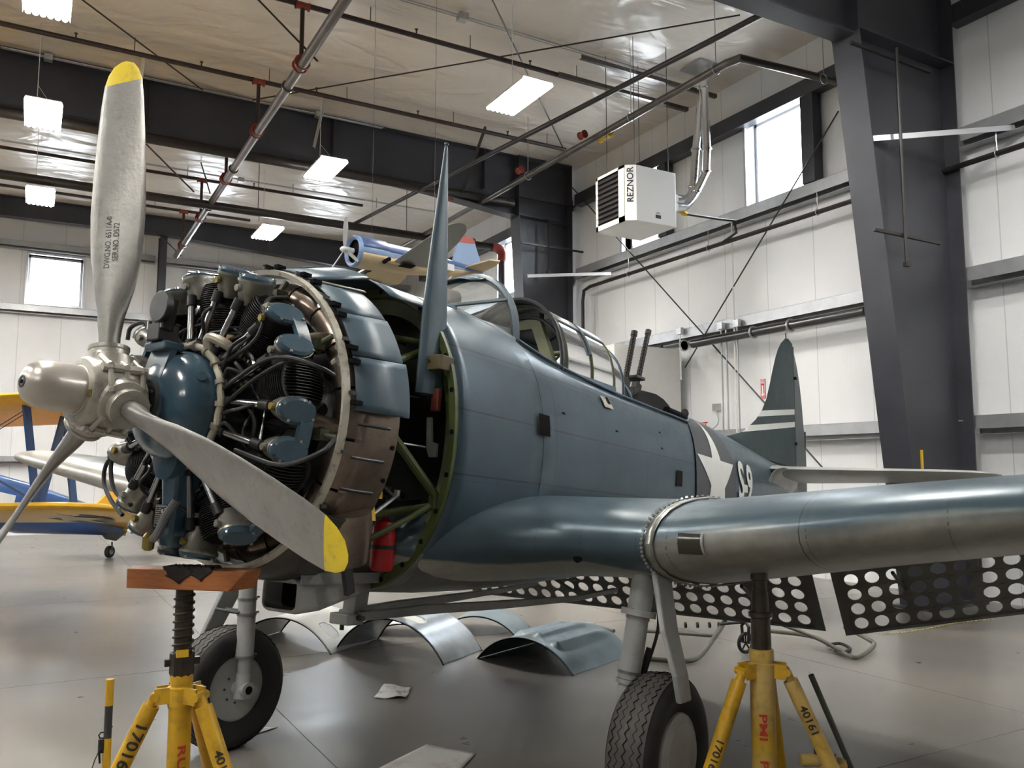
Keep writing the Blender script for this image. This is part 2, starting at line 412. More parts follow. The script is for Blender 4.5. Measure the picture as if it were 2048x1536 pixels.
YA = branch((0, 45), (1130, 300), 8.95, .042, 'brown sprinkler pipe crossing the ceiling just before the middle rafter', heads=(2.3, 4.4, 6.5, 8.6, 0.3), hang=(1.2, 3.5, 5.0, 7.3, 9.6))
YBr = branch((600, 5), (1370, 222), 8.95, .042, 'brown sprinkler pipe nearest the camera, under the bright ceiling', heads=(5.2, 7.4, 9.4, 3.9), hang=(4.4, 6.2, 8.4))
YE = branch((288, 335), (720, 415), 8.95, .04, 'brown sprinkler pipe just beyond the middle rafter', heads=(2.0, 4.6), hang=(3, 5.6, 7.9))
YF2 = branch((290, 411), (500, 441), 8.95, .04, 'brown sprinkler pipe farthest away, in front of the last rafter', heads=(4.0,), hang=(2.6, 5.4))
# grey ceiling steel angles and conduits with their boxes
def conduit(p0, p1, z, label, boxes=(), r=.014, w=.1):
    a = PX(*p0, z=z); b = PX(*p1, z=z); Y = (a.y + b.y) / 2
    t = thing('ceiling_conduit', ((a.x + b.x) / 2, Y, z), label, 'conduit')
    obj('conduit_run', M().tube([(a.x, Y, z), (b.x, Y, z)], r, 8).tube([(a.x, Y + .08, z + .01), (b.x, Y + .08, z + .01)], r * .7, 6), GALV, t)
    for x in boxes: obj('junction_box', M().box((x, Y, z - .02), (w * 1.3, w * 1.3, w)), GALV, t, sm=False, bevel=.006)
    return Y
conduit((0, 83), (760, 262), 9.17, 'thin grey conduit along the ceiling over the middle rafter', boxes=(-.09, 4.85, ), w=.11)
conduit((800, 0), (1335, 150), 9.15, 'thin grey conduit with a box above the bright lamp beside the blade tip', boxes=(5.75,), w=.12)
conduit((0, 272), (880, 430), 9.0, 'thin grey conduit beyond the middle rafter', boxes=(4.2,), w=.11)
for a, b, lb in (((1158, 120), (1440, 192), 'upper of two grey steel angles hung under the ceiling near the flue'), ((1115, 152), (1380, 220), 'lower of two grey steel angles hung under the ceiling near the flue')):
    A_, B_ = PX(*a, z=8.9), PX(*b, z=8.9); Y = (A_.y + B_.y) / 2
    m = M().bb((A_.x, Y, 8.9), (B_.x, Y + .07, 8.906)).bb((A_.x, Y, 8.9), (B_.x, Y + .006, 8.97))
    single('steel_angle', m, GREYP, lb, 'bracket', sm=False)
# mains running with the side wall, straight away from the camera
e0, e1 = PX(690, 0, z=7.95), PX(352, 512, z=7.95); dr = (e1 - e0).normalized(); e0 = e0 - dr * 12
t = thing('sprinkler_main', tuple(e0), 'long grey brown pipe slanting down the ceiling right of the upright blade', 'pipe')
obj('pipe_run', M().tube([e0, e1], .075, 16), mat('weathered_steel_pipe', (0.10, 0.08, 0.065), .45, metal=.15, var=.25, vscale=3), t)
def on_main(px, py): return PX(px, py, z=7.95)
drops = [((585, 12), (586, 140), YBr), ((500, 165), (497, 275), YA), ((440, 292), (436, 385), 18.2), ((392, 360), (388, 470), YE), ((355, 424), (350, 500), YF2)]
for a, b, Y in drops:
    q = PX(*b, z=7.95); q = Vector((e0.x + (e1.x - e0.x) * (Y - e0.y) / (e1.y - e0.y), Y, 7.95))
    obj('riser', M().tube([q, (q.x, Y, 8.98)], .035, 8), BROWNP, t)
    obj('red_coupling', coupling((q.x, Y, 8.93), (1, 0, 0), .055, .22), REDF, t); obj('red_coupling', coupling((q.x, Y, 7.99), dr, .10, .16), REDF, t)
for yy in (13.1, 17.4, 20.3, 24.0):
    q = e0 + (e1 - e0) * ((yy - e0.y) / (e1.y - e0.y))
    obj('pipe_ring', coupling(q, dr, .082, .05), GREYP, t)
for (a, b, z0, z1, lb) in (((517, 0), (635, 122), 9.22, 8.0, 'sloping dark brace bar at the top beside the red coupling'), ((292, 288), (388, 384), 9.22, 8.0, 'sloping dark brace bar above the propeller'), ((290, 440), (362, 512), 9.22, 7.95, 'sloping dark brace bar near the far end post'), ((402, 325), (420, 386), 9.22, 8.0, 'short dark brace bar with a round end near the red couplings')):
    single('pipe_brace', M().tube([PX(*a, z=z0), PX(*b, z=z1)], .018, 6), BROWNP, lb, 'bracket')
# two pipes running to the right column
a, b = PX(1590, -5, z=7.98), PX(700, 452, z=7.98); d = (b - a).normalized()
p2 = thing('sprinkler_main', tuple(a), 'black pipe running up to the top right, higher of the two beside the heater', 'pipe')
obj('pipe_run', M().tube([a - d * 4, b], .045, 12), BLACKP, p2)
for q in ((1165, 270), (1040, 340), (900, 395)): obj('red_coupling', coupling(PX(*q, z=7.98), d, .062, .14), REDF, p2)
a, b = PX(1452, 127, z=7.95), PX(640, 587, z=7.95); d = (b - a).normalized()
c0 = PX(1480, 116, z=7.95); c1 = PX(1668, 162, y=c0.y - .05)
p3 = thing('gas_pipe', tuple(a), 'thick black gas pipe with an elbow, running from the near column past the heater', 'pipe')
obj('pipe_run', M().tube([b, a] + smooth_path([a, (a + c0) / 2 + Vector((.02, -.05, 0)), c0], 4)[1:] + [c1, c1 + (c1 - c0) * .15], .062, 14), GREYP, p3)
for q in ((1210, 272), ): obj('yellow_pipe_marker', coupling(PX(*q, z=7.95), d, .066, .34), YELL, p3)
for q, zt in (((1432, 138), ZC), ((1262, 235), ZC), ((1056, 352), ZC), ((1648, 158), ZC)):
    w = PX(*q, z=7.95); obj('hanger_rod', M().tube([(w.x, w.y, w.z + .07), (w.x, w.y, zt - .01)], .007, 5).tube([(w.x + .085 * cos(k * pi / 6), w.y, w.z + .085 * sin(k * pi / 6)) for k in range(13)], .008, 5), GALV, p3)
# thick cross mains under the rafter
q0 = PX(0, 219, z=8.05); q1 = PX(900, 388, z=8.05); Y = (q0.y + q1.y) / 2
t = thing('cross_main', (2, Y, 8.05), 'thick black pipe right under the middle rafter, left of the antenna mast', 'pipe')
obj('pipe_run', M().tube([(-15, Y, 8.05), (9.6, Y, 8.05)], .10, 14), BLACKP, t)
xr = 11.05; q = PX(1004, 497, x=xr); Yd = q.y; zd = q.z
t = thing('fire_main', (xr, Yd, 0), 'black fire main with a red elbow that turns down behind the rear canopy', 'pipe')
obj('pipe_run', M().tube([(-15, Yd, zd), (xr - .2, Yd, zd)], .10, 14), BLACKP, t)
obj('red_elbow', M().tube(smooth_path([(xr - .32, Yd, zd), (xr - .12, Yd, zd - .02), (xr, Yd, zd - .14), (xr, Yd, zd - .36)], 5), .13, 14), REDF, t); obj('red_coupling', coupling((xr - .95, Yd, zd), (1, 0, 0), .13, .12), REDF, t)
obj('riser', M().tube([(xr, Yd, zd - .3), (xr, Yd, 0.01)], .10, 14), BROWNP, t)
for x in (1.5, 4.4, 8.2): obj('hanger_rod', M().tube([(x, Yd, zd), (x, Yd, ZC)], .008, 5), ROD, t)
# tension rods
for k, (a, b, za, zb, lb) in enumerate((((165, 0), (405, 180), 9.1, 9.1, 'thin dark tension rod at the top left under the ceiling'), ((985, 0), (1135, 315), 9.05, 9.05, 'thin dark tension rod passing over the bright lamp'), ((505, 200), (1480, 30), 9.05, 9.05, 'long thin dark tension rod rising to the right across the ceiling'))):
    single('tension_rod', M().tube([PX(*a, z=za), PX(*b, z=zb)], .014, 6), ROD, lb, 'rod')
# wall bracing rods
xw = 11.2
single('tension_rod', M().tube([PX(1140, 370, x=xw), PX(1660, 952, x=xw)], .014, 6), ROD, 'thin wall brace rod falling to the right behind the tail fin', 'rod')
single('tension_rod', M().tube([PX(1677, 222, x=xw), PX(1370, 735, x=xw)], .014, 6), ROD, 'thin wall brace rod falling to the left from the near column', 'rod')
# flange braces
for a, ka, b, kb, lb, mm in (((650, 203), dict(z=9.15), (629, 296), dict(y=16.72), 'bright white strip brace between ceiling and rafter', ALUF), ((287, 118), dict(z=9.15), (275, 232), dict(y=16.72), 'cream strip brace beside the upright blade tip', CREAM), ((972, 255), dict(z=9.15), (925, 386), dict(y=16.72), 'grey strip brace beside the antenna mast', GREYP),
                        ((1722, 279), dict(x=9.42), (2030, 255), dict(x=11.33), 'long silver strip brace from the near column to the wall girt', ALUF), ((1055, 552), dict(x=9.95), (1222, 547), dict(x=11.33), 'silver strip brace from the far column to the wall girt', ALUF)):
    A_, B_ = PX(*a, **ka), PX(*b, **kb)
    dn = Vector((0, 0, 1)) if abs((B_ - A_).normalized().z) < .5 else Vector((0, 1, 0))
    m = M().bar(A_, B_, .006, .07, dn); m.bar(A_ + Vector((0, .03, .035)) * 1, B_ + Vector((0, .03, .035)), .06, .006, dn)
    single('flange_brace', m, mm, lb, 'bracket', sm=False)

# ---------------------------------------------------------------- ceiling lamps
FIXW = mat('lamp_housing', (0.75, 0.74, 0.72), .4)
def lamp(c, label, w=.505, l=1.235, ztop=None, inview=True):
    c = Vector(c); t = thing('hanging_lamp', tuple(c), label, 'lamp', 'high bay lamps hung from the ceiling')
    h = M(); h.bb((c.x - w / 2, c.y - l / 2, c.z + .04), (c.x + w / 2, c.y + l / 2, c.z + .055))
    for s_ in (-1, 1): h.add([(c.x + s_ * w / 2, c.y - l / 2, c.z + .05), (c.x + s_ * w / 2, c.y + l / 2, c.z + .05), (c.x + s_ * (w / 2 + .02), c.y + l / 2, c.z - .01), (c.x + s_ * (w / 2 + .02), c.y - l / 2, c.z - .01)], [(0, 1, 2, 3)])
    obj('housing', h, FIXW, t, sm=False)
    for k in range(6):
        x = c.x - w / 2 + w * (k + .5) / 6
        obj('lamp_tube', M().tube([(x, c.y - l / 2 + .03, c.z + .01), (x, c.y + l / 2 - .03, c.z + .01)], .037 if inview else .037, 8), TUBE, t)
    obj('driver_box', M().bb((c.x - .05, c.y - .2, c.z + .055), (c.x + .05, c.y + .2, c.z + .10)), FIXW, t, sm=False)
    obj('hanger_cord', M().tube([(c.x - .1, c.y, c.z + .1), (c.x - .1, c.y, ZC)], .006, 5).tube([(c.x + .1, c.y - .3, c.z + .1), (c.x - .1, c.y, c.z + .5)], .003, 4), WHITEP, t)
    return t
def lampc(pts, z):
    q = [PX(*p, z=z) for p in pts]; return sum(q, Vector()) / len(q)
lamps = [lampc([(970, 222), (1030, 228), (1097, 170), (1050, 155)], 7.65), lampc([(612, 358), (640, 362), (698, 320), (650, 316)], 7.65), lampc([(504, 478), (535, 482), (568, 455), (530, 448)], 7.65),
         lampc([(48, 255), (122, 262), (125, 205), (50, 197)], 7.65), lampc([(52, 408), (108, 414), (110, 378), (52, 374)], 7.65), PX(95, -12, z=7.65)]
for c, lb in zip(lamps, ('large bright ceiling lamp right of the antenna mast tip', 'bright ceiling lamp between the blade and the antenna mast', 'smallest bright ceiling lamp, farthest back above the engine', 'bright square ceiling lamp left of the upright blade, upper of two', 'bright square ceiling lamp left of the upright blade, lower of two', 'bright ceiling lamp cut by the top left edge of the picture')):
    lamp(c, lb)
for x, y in ((6.9, 5.4), (8.9, 2.2), (8.9, -3), (-.1, 5.5), (-3.2, 1.8), (-9, -5), (-6.3, 6.9), (-12.5, 6.9), (-6.3, 12.1), (-12.5, 12.1), (-6.3, 17.4), (-12.5, 17.4), (-6.3, 22.4), (-12.5, 22.4), (-6.3, -6), (-12.5, 0)):
    lamp((x, y, 7.65), 'ceiling lamp outside the picture, ' + ('to the right' if x > 4 else 'overhead' if x > -5 else 'far to the left'), inview=False)

# ---------------------------------------------------------------- unit heater and flue
Yh = 10.9
T0, T1, B1 = PX(1272, 331, y=Yh), PX(1351, 344, y=Yh), PX(1351, 448, y=Yh); B0 = PX(1272, 438, y=Yh)
x0, x1 = T0.x, T1.x; zt = (T0.z + T1.z) / 2 ; zb = B0.z - .02
LF = PX(1192, 367, x=x0 - .12); yd = LF.y
t = thing('unit_heater', ((x0 + x1) / 2, (Yh + yd) / 2, zb), 'white gas unit heater with dark louvres hanging high by the right wall', 'heater')
HB = mat('heater_white', (0.80, 0.80, 0.79), .3)
ch = .16
ring = [(x0, Yh), (x1, Yh), (x1, yd), (x0, yd), (x0 - ch, yd - ch * .4), (x0 - ch, Yh + ch * .7)]
obj('casing', M().loft([[(x, y, zb) for x, y in ring], [(x, y, zt) for x, y in ring]]), HB, t, sm=False, bevel=.012)
m = M(); fx = x0 - ch - .012; ya, yb = Yh + ch * .7, yd - ch * .4
m.bb((fx, ya, zb), (fx + .03, ya + .16, zt)).bb((fx, yb - .06, zb), (fx + .03, yb, zt)).bb((fx, ya, zb), (fx + .03, yb, zb + .09)).bb((fx, ya, zt - .05), (fx + .03, yb, zt))
obj('front_frame', m, CREAM, t, sm=False)
obj('louvre_recess', M().bb((fx + .004, ya + .155, zb + .085), (fx + .011, yb - .055, zt - .045)), mat('dark_recess', (0.012, 0.008, 0.008), .8), t, sm=False)
nl = 10
for k in range(nl):
    z = zb + .12 + (zt - zb - .18) * k / (nl - 1)
    obj('louvre_blade', M().box((fx - .012, (ya + .16 + yb - .06) / 2, z), (.05, yb - ya - .23, .006), Matrix.Rotation(radians(-30), 3, 'Y')), mat('dark_brown_louvre', (0.022, 0.014, 0.014), .6, spec=.1) if k == 0 else bpy.data.materials['dark_brown_louvre'], t, sm=False)
vs, fs = text_mesh('REZNOR', .155, bold=.002)
c = Vector((x0 - ch / 2, Yh + ch * .35, zb + (zt - zb) * .64)); rr = Vector((ch, -ch * .7, 0)).normalized(); nrm = Vector((-rr.y, rr.x, 0)) * -1
if nrm.y > 0: nrm = -nrm
obj('brand_lettering', M().add([c + nrm * .006 + Vector((0, 0, 1)) * v.x - rr * v.y for v in vs], fs), mat('lettering_dark', (0.02, 0.02, 0.02), .5), t, sm=False)
lbm = M().bb((x0 + (x1 - x0) * .47, Yh - .004, zb + .10), (x0 + (x1 - x0) * .60, Yh - .001, zb + .16)).bb((x0 + (x1 - x0) * .49, Yh - .004, zb + .185), (x0 + (x1 - x0) * .58, Yh - .001, zb + .19)).bb((x0 + (x1 - x0) * .49, Yh - .004, zb + .20), (x0 + (x1 - x0) * .58, Yh - .001, zb + .204))
obj('rating_label', lbm, bpy.data.materials['lettering_dark'], t, sm=False)
for x, y in ((x0 + .05, Yh + .1), (x1 - .08, Yh + .1), (x0 + .05, yd - .1), (x1 - .08, yd - .1)):
    obj('hanger_rod', M().tube([(x, y, zt), (x, y, ZC)], .006, 5), ROD, t)
# two flue pipes
fz = PX(1410, 170, y=Yh + .35).z
for (pts, lb) in (([(1352, 397), (1375, 397), (1386, 375), (1392, 300), (1405, 175), (1406, 140)], 'shiny flue pipe rising straight from the heater to the ceiling'), ([(1352, 414), (1372, 412), (1392, 385), (1412, 345), (1414, 300), (1408, 175), (1410, 140)], 'shiny flue pipe with a bend, right of the other flue')):
    yy = Yh + (.45 if 'straight' in lb else .25)
    P_ = [PX(*q, y=yy) for q in pts]; P_[-1].z = ZC - .01
    m = M().tube(smooth_path(P_[:4], 4) + P_[4:], .075, 16)
    for q in P_[2:-1]: m.join(coupling(q, P_[-2] - P_[-3], .079, .03))
    single('flue_pipe', m, FOIL, lb, 'flue pipe')
obj('flue_collar', M().box((P_[-1].x, P_[-1].y + .1, ZC - .02), (.55, .55, .03)), GALV, t, sm=False)
# gas valve and pipe to the wall
g = thing('gas_line', tuple(PX(1365, 425, y=Yh + .3)), 'black gas line with a yellow valve leaving the heater for the wall', 'pipe')
V0, V1 = PX(1353, 415, y=Yh + .3), PX(1372, 428, y=Yh + .3)
obj('yellow_valve', M().tube([PX(1358, 420, y=Yh + .3), V1], .045, 10).tube([PX(1366, 412, y=Yh + .3), PX(1366, 430, y=Yh + .3)], .03, 10), YELL, g)
wp = PX(1445, 485, x=11.1)
obj('pipe_run', M().tube([V1, PX(1405, 433, y=Yh + .3), PX(1438, 438, y=Yh + .3), Vector((11.1, Yh + .25, PX(1438, 438, y=Yh + .3).z)), Vector((11.1, Yh + .2, wp.z + .1)), wp], .026, 8), BLACKP, g)
# wall pipes
p0, p1 = PX(2060, 286, x=11.15), PX(1180, 573, x=11.15); z = (p0.z + p1.z) / 2
t = thing('gas_pipe', (11.15, 10, z), 'black gas pipe running along the right wall under the window girt', 'pipe')
obj('pipe_run', M().tube([(11.15, 2, z), (11.15, p1.y, z), (11.15, p1.y + .25, z - .05), (11.15, p1.y + .3, z - .3), (11.15, p1.y + .3, 2.4)], .04, 10), BLACKP, t)
for y in (6.3, 9.3, 11.9, 14.4): obj('hanger_rod', M().tube([(11.15, y, z), (11.15, y, 6.4)], .008, 5).tube([(11.15 + .055 * cos(k * pi / 5), y, z + .055 * sin(k * pi / 5)) for k in range(11)], .007, 5), GALV, t)
z = PX(1732, 622, x=11.1).z
t = thing('water_main', (11.1, 10, z), 'thick dark steel pipe under the middle girt, ending behind the near column', 'pipe')
obj('pipe_run', M().tube([(11.1, PX(1732, 622, x=11.1).y, z), (11.1, PX(1362, 700, x=11.1).y - .35, z)], .085, 14), mat('satin_dark_pipe', (.10, .10, .10), .22, metal=.85), t)
obj('valve', M().tube([(11.1, 13.3, z - .25), (11.1, 13.3, z + .1)], .05, 10).box((11.05, 13.3, z - .12), (.12, .16, .14)), BLACKP, t)
for y in (12.6, 10.75, 9.9): obj('pipe_clamp', coupling((11.1, y, z), (0, 1, 0), .092, .03), GALV, t)
# vertical conduits on the wall
for (px_, yt, yb_, bx, lb) in ((1360, 665, 760, 1, 'white conduit dropping from a box beside the partition corner'), (1442, 655, 866, 1, 'grey conduit on the wall, leftmost of the four left of the fin'), (1452, 660, 866, 0, 'grey conduit on the wall, second of the four left of the fin'), (1463, 446, 866, 0, 'long white conduit on the wall coming down from the gas line'), (1474, 650, 866, 1, 'grey conduit on the wall, nearest to the fin')):
    a, b = PX(px_, yt, x=11.2), PX(px_ + 2, yb_, x=11.2)
    t = thing('wall_conduit', (11.2, a.y, b.z), lb, 'conduit')
    obj('conduit_run', M().tube([(11.2, a.y, a.z), (11.2, a.y, b.z)], .016, 8), WHITEP if 'white' in lb else GALV, t)
    if bx: obj('junction_box', M().box((11.2, a.y, a.z + .03), (.08, .13, .13)), GALV, t, sm=False)
def wallbox(px0, px1, x, material, name, label, cat, d=.06, **k):
    a, b = PX(*px0, x=x), PX(*px1, x=x)
    m = M().bb((x, a.y, a.z), (x + d, b.y, b.z))
    return single(name, m, material, label, cat, sm=False, bevel=.004, **k)
wallbox((1424, 808), (1438, 821), 11.44, GALV, 'electrical_box', 'small grey box on the wall above the exit sign', 'electrical box')
single('cable', M().tube(smooth_path([PX(1431, 821, x=11.42), PX(1437, 838, x=11.4), PX(1434, 850, x=11.4), PX(1425, 858, x=11.42)], 5), .01, 6), GALV, 'bent grey flexible cable under the small wall box', 'cable')
wallbox((1926, 826), (1942, 842), 11.25, GALV, 'electrical_box', 'grey junction box on the low girt right of the near column', 'electrical box', d=.1)
pj = PX(1926, 842, x=11.2); pk = PX(1894, 860, x=11.2)
single('cable', M().tube(smooth_path([pj, (11.2, pj.y + .15, pj.z), (11.2, pk.y, pk.z), (11.2, pk.y, 1.2), (11.2, pk.y, .1)], 5), .013, 6), GALV, 'grey conduit bending down beside the near column foot', 'cable')
# signs
def wallsign(px0, px1, x, material, name, label, cat):
    a, b = PX(*px0, x=x), PX(*px1, x=x); c = (a + b) / 2
    t = thing(name, (x, c.y, min(a.z, b.z)), label, cat)
    obj('sign_plate', M().bb((x, a.y, a.z), (x + .012, b.y, b.z)), material, t, sm=False)
    return t, c, abs(a.y - b.y), abs(a.z - b.z)
def wtext(t, s, c, x, size, material, sx=1, vert=False):
    vs, fs = text_mesh(s, size, bold=size * .02, sx=sx)
    P_ = [Vector((x - .003, c.y - v.x, c.z + v.y)) if not vert else Vector((x - .003, c.y + v.y, c.z + v.x)) for v in vs]
    obj('lettering', M().add(P_, fs), material, t, sm=False)
t, c, w, h = wallsign((1520, 759), (1531, 797), 11.486, SIGNR, 'fire_extinguisher_sign', 'tall red and white sign with a down arrow on the wall left of the fin', 'sign')
x = 11.483
obj('white_border', M().bb((x, c.y - w / 2 + .01, c.z - h / 2 + .01), (x + .004, c.y - w / 2 + .02, c.z + h / 2 - .01)).bb((x, c.y + w / 2 - .02, c.z - h / 2 + .01), (x + .004, c.y + w / 2 - .01, c.z + h / 2 - .01)).bb((x, c.y - w / 2 + .01, c.z + h / 2 - .02), (x + .004, c.y + w / 2 - .01, c.z + h / 2 - .01)).bb((x, c.y - w / 2 + .01, c.z - h / 2 + .01), (x + .004, c.y + w / 2 - .01, c.z - h / 2 + .02)), SIGNW, t, sm=False)
obj('arrow', M().prism([(x, c.y - w * .14, c.z + h * .18), (x, c.y + w * .14, c.z + h * .18), (x, c.y + w * .14, c.z - h * .25), (x, c.y + w * .3, c.z - h * .25), (x, c.y, c.z - h * .42), (x, c.y - w * .3, c.z - h * .25), (x, c.y - w * .14, c.z - h * .25)], (.004, 0, 0)), SIGNW, t, sm=False)
wtext(t, 'FIRE', Vector((x, c.y, c.z + h * .33)), x, .07, SIGNW, sx=.8)
t, c, w, h = wallsign((1388, 843), (1416, 862), 11.486, SIGNW, 'exit_sign', 'white sign with red letters just above the fuselage', 'sign')
wtext(t, 'EXIT', c, 11.486, h * .95, SIGNR, sx=1.0)
# white partition enclosure standing by the wall
a = PX(1361, 699, x=11.25); zt = a.z; yp = a.y
PART = mat('painted_partition', (0.62, 0.61, 0.585), .5, var=.02)
m = M().bb((9.6, yp, 0), (11.24, yp + 2.2, zt))
single('partition_enclosure', m, PART, 'plain off white partition box behind the twin guns', 'enclosure', sm=False, bevel=.01)
# support racks on the columns
def rack(Y, a, b, c_, lb, side=-.27):
    y = Y + side
    A0, A1 = PX(*a[0], y=y), PX(*a[1], y=y); C0, C1 = PX(*c_[0], y=y - .04), PX(*c_[1], y=y - .04); B0, B1 = PX(*b[0], y=y), PX(*b[1], y=y)
    t = thing('strut_rack', tuple(B0), lb, 'bracket')
    for q0, q1 in ((A0, A1), (B0, B1)):
        zc = (q0.z + q1.z) / 2; obj('strut_channel', M().bb((q0.x, y - .02, zc - .02), (q1.x, y + .02, zc + .02)), BLACKP, t, sm=False)
    xc = (C0.x + C1.x) / 2
    obj('drain_pipe', M().tube([(xc, y - .045, C0.z), (xc, y - .045, C1.z)], .022, 8).box((xc, y - .05, C1.z), (.07, .07, .06)), BLACKP, t)
rack(7.08, ((1702, 93), (1858, 136)), ((1748, 463), (1880, 483)), ((1797, 98), (1808, 528)), 'black strut rack with a drain pipe fixed to the near column')
rack(16.9, ((1040, 395), (1150, 412)), ((1043, 489), (1166, 501)), ((1096, 438), (1098, 545)), 'small black strut rack fixed to the far column')
single('corner_guard', M().bb((10.0, 6.84, .9), (10.03, 6.862, 2.05)), YELL, 'yellow strip on the foot of the near column', 'guard', sm=False)
# ================================================================== THE AIRCRAFT (x aft from the propeller, s to port, z up)
TH, AL = radians(35.65), radians(4.81)
_h = YAW + TH
AFT = Vector((sin(_h) * cos(AL), cos(_h) * cos(AL), -sin(AL)))
PORT = Vector((cos(_h), -sin(_h), 0)); UPP = PORT.cross(AFT)
HUB = Vector((0.2693, 3.9663, 2.1172))
def W(v): return HUB + AFT * v[0] + PORT * v[1] + UPP * v[2]
def LOC(px, py, x=None, s=None, z=None):
    ax, n, val = (0, AFT, x) if x is not None else (1, PORT, s) if s is not None else (2, UPP, z)
    d = ray(px, py); t = ((HUB - CAMP).dot(n) + val) / d.dot(n); p = CAMP + d * t - HUB
    return Vector((p.dot(AFT), p.dot(PORT), p.dot(UPP)))
def MA(): return M(W)
def interp(T, x):
    if x <= T[0][0]: return T[0][1:]
    for a, b in zip(T, T[1:]):
        if x <= b[0]:
            t = (x - a[0]) / (b[0] - a[0]); t = t
            return tuple(a[i] + (b[i] - a[i]) * t for i in range(1, len(a)))
    return T[-1][1:]
def sstep(t): t = max(0, min(1, t)); return t * t * (3 - 2 * t)

# ---- materials
def mat_paint(name, top=(0.050, 0.083, 0.108), low=(0.16, 0.16, 0.148), mode='fus', rough=.34):
    m = bpy.data.materials.new(name); m.use_nodes = True; nt = m.node_tree; b = nt.nodes['Principled BSDF']
    b.inputs['Roughness'].default_value = rough; b.inputs['Specular IOR Level'].default_value = .5
    b.inputs['Metallic'].default_value = .25
    at = _n(nt, 'ShaderNodeAttribute'); at.attribute_name = 'lp'
    sp = _n(nt, 'ShaderNodeSeparateXYZ'); nt.links.new(at.outputs['Vector'], sp.inputs[0]); X, Sx, Z = sp.outputs
    nz = _n(nt, 'ShaderNodeTexNoise'); nz.inputs['Scale'].default_value = 2.2; nz.inputs['Detail'].default_value = 6; nt.links.new(at.outputs['Vector'], nz.inputs['Vector'])
    n2 = _n(nt, 'ShaderNodeTexNoise'); n2.inputs['Scale'].default_value = 14; n2.inputs['Detail'].default_value = 5; nt.links.new(at.outputs['Vector'], n2.inputs['Vector'])
    rp = _n(nt, 'ShaderNodeValToRGB'); rp.color_ramp.elements[0].position = .3; rp.color_ramp.elements[1].position = .7
    rp.color_ramp.elements[0].color = (*[c * .88 for c in top], 1); rp.color_ramp.elements[1].color = (*[c * 1.15 for c in top], 1)
    nt.links.new(math_n(nt, 'ADD', math_n(nt, 'MULTIPLY', nz.outputs[0], .7), math_n(nt, 'MULTIPLY', n2.outputs[0], .3)), rp.inputs[0])
    rl = _n(nt, 'ShaderNodeValToRGB'); rl.color_ramp.elements[0].position = .3; rl.color_ramp.elements[1].position = .7
    rl.color_ramp.elements[0].color = (*[c * .85 for c in low], 1); rl.color_ramp.elements[1].color = (*[c * 1.12 for c in low], 1)
    nt.links.new(n2.outputs[0], rl.inputs[0])
    aS = math_n(nt, 'ABSOLUTE', Sx)
    if mode == 'fus': k = math_n(nt, 'GREATER_THAN', math_n(nt, 'ADD', math_n(nt, 'MULTIPLY', math_n(nt, 'ADD', Z, .66), -8), math_n(nt, 'MULTIPLY', nz.outputs[0], .5)), 0)
    elif mode == 'wing':
        # sprayed edge along the leading edge, rising with the dihedral
        zl = math_n(nt, 'MULTIPLY', math_n(nt, 'MAXIMUM', math_n(nt, 'SUBTRACT', aS, 1.6), 0), .119)
        out_ = math_n(nt, 'MULTIPLY', math_n(nt, 'GREATER_THAN', aS, 1.6), .15)
        wav = math_n(nt, 'MULTIPLY', math_n(nt, 'SINE', math_n(nt, 'MULTIPLY', Sx, 7.0)), .02)
        out_ = math_n(nt, 'ADD', out_, math_n(nt, 'MULTIPLY', math_n(nt, 'LESS_THAN', Sx, -1.6), .08))  # pale band raised on starboard: the wing's bright reflection put into the colour
        lim = math_n(nt, 'ADD', math_n(nt, 'ADD', zl, math_n(nt, 'SUBTRACT', out_, .655)), wav)
        d = math_n(nt, 'ADD', math_n(nt, 'SUBTRACT', lim, Z), math_n(nt, 'MULTIPLY', math_n(nt, 'SUBTRACT', nz.outputs[0], .5), .05))
        sharp = math_n(nt, 'ADD', math_n(nt, 'MULTIPLY', math_n(nt, 'LESS_THAN', aS, 1.6), 60), 14)
        k = math_n(nt, 'MULTIPLY_ADD', d, sharp, .5, clamp=True)
    else: k = None
    cur = rp.outputs[0]
    if k is not None:
        mx = _n(nt, 'ShaderNodeMix', data_type='RGBA'); nt.links.new(k, mx.inputs[0]); nt.links.new(cur, mx.inputs[6]); nt.links.new(rl.outputs[0], mx.inputs[7]); cur = mx.outputs[2]
    # seams and rivets
    def line(v, at_, w): return math_n(nt, 'LESS_THAN', math_n(nt, 'ABSOLUTE', math_n(nt, 'SUBTRACT', v, at_)), w)
    L = None; R = None
    if mode == 'fus':
        skew = math_n(nt, 'ADD', Z, math_n(nt, 'MULTIPLY', X, -.005))
        lines = [line(skew, q, .005) for q in (.12, -.22, .47)] + [line(X, q, .0045) for q in (2.52, 3.92, 5.0, 6.95)]
        riv = [(X, q, Z) for q in (2.46, 2.58, 1.9, 3.2, 3.98, 4.55, 5.06, 5.6, 7.0, 7.5)] + [(X, 1.56, Z)] + [(skew, q, X) for q in (.09, -.25, .44)]
    elif mode == 'wing':
        lines = [line(aS, q, .003) for q in (2.3, 3.3, 4.4)] + [line(X, q, .003) for q in (2.75, 3.6)]
        riv = [(aS, q, X) for q in (.95, 1.2, 1.52, 1.68, 2.33, 2.9, 3.33, 3.9)] + [(X, q, Sx) for q in (2.3, 2.72, 3.1, 3.55)]
    else:
        lines = [line(X, q, .003) for q in ()]; riv = [(X, q, Z) for q in (8.6, 9.25)]
    for l in lines: L = l if L is None else math_n(nt, 'MAXIMUM', L, l)
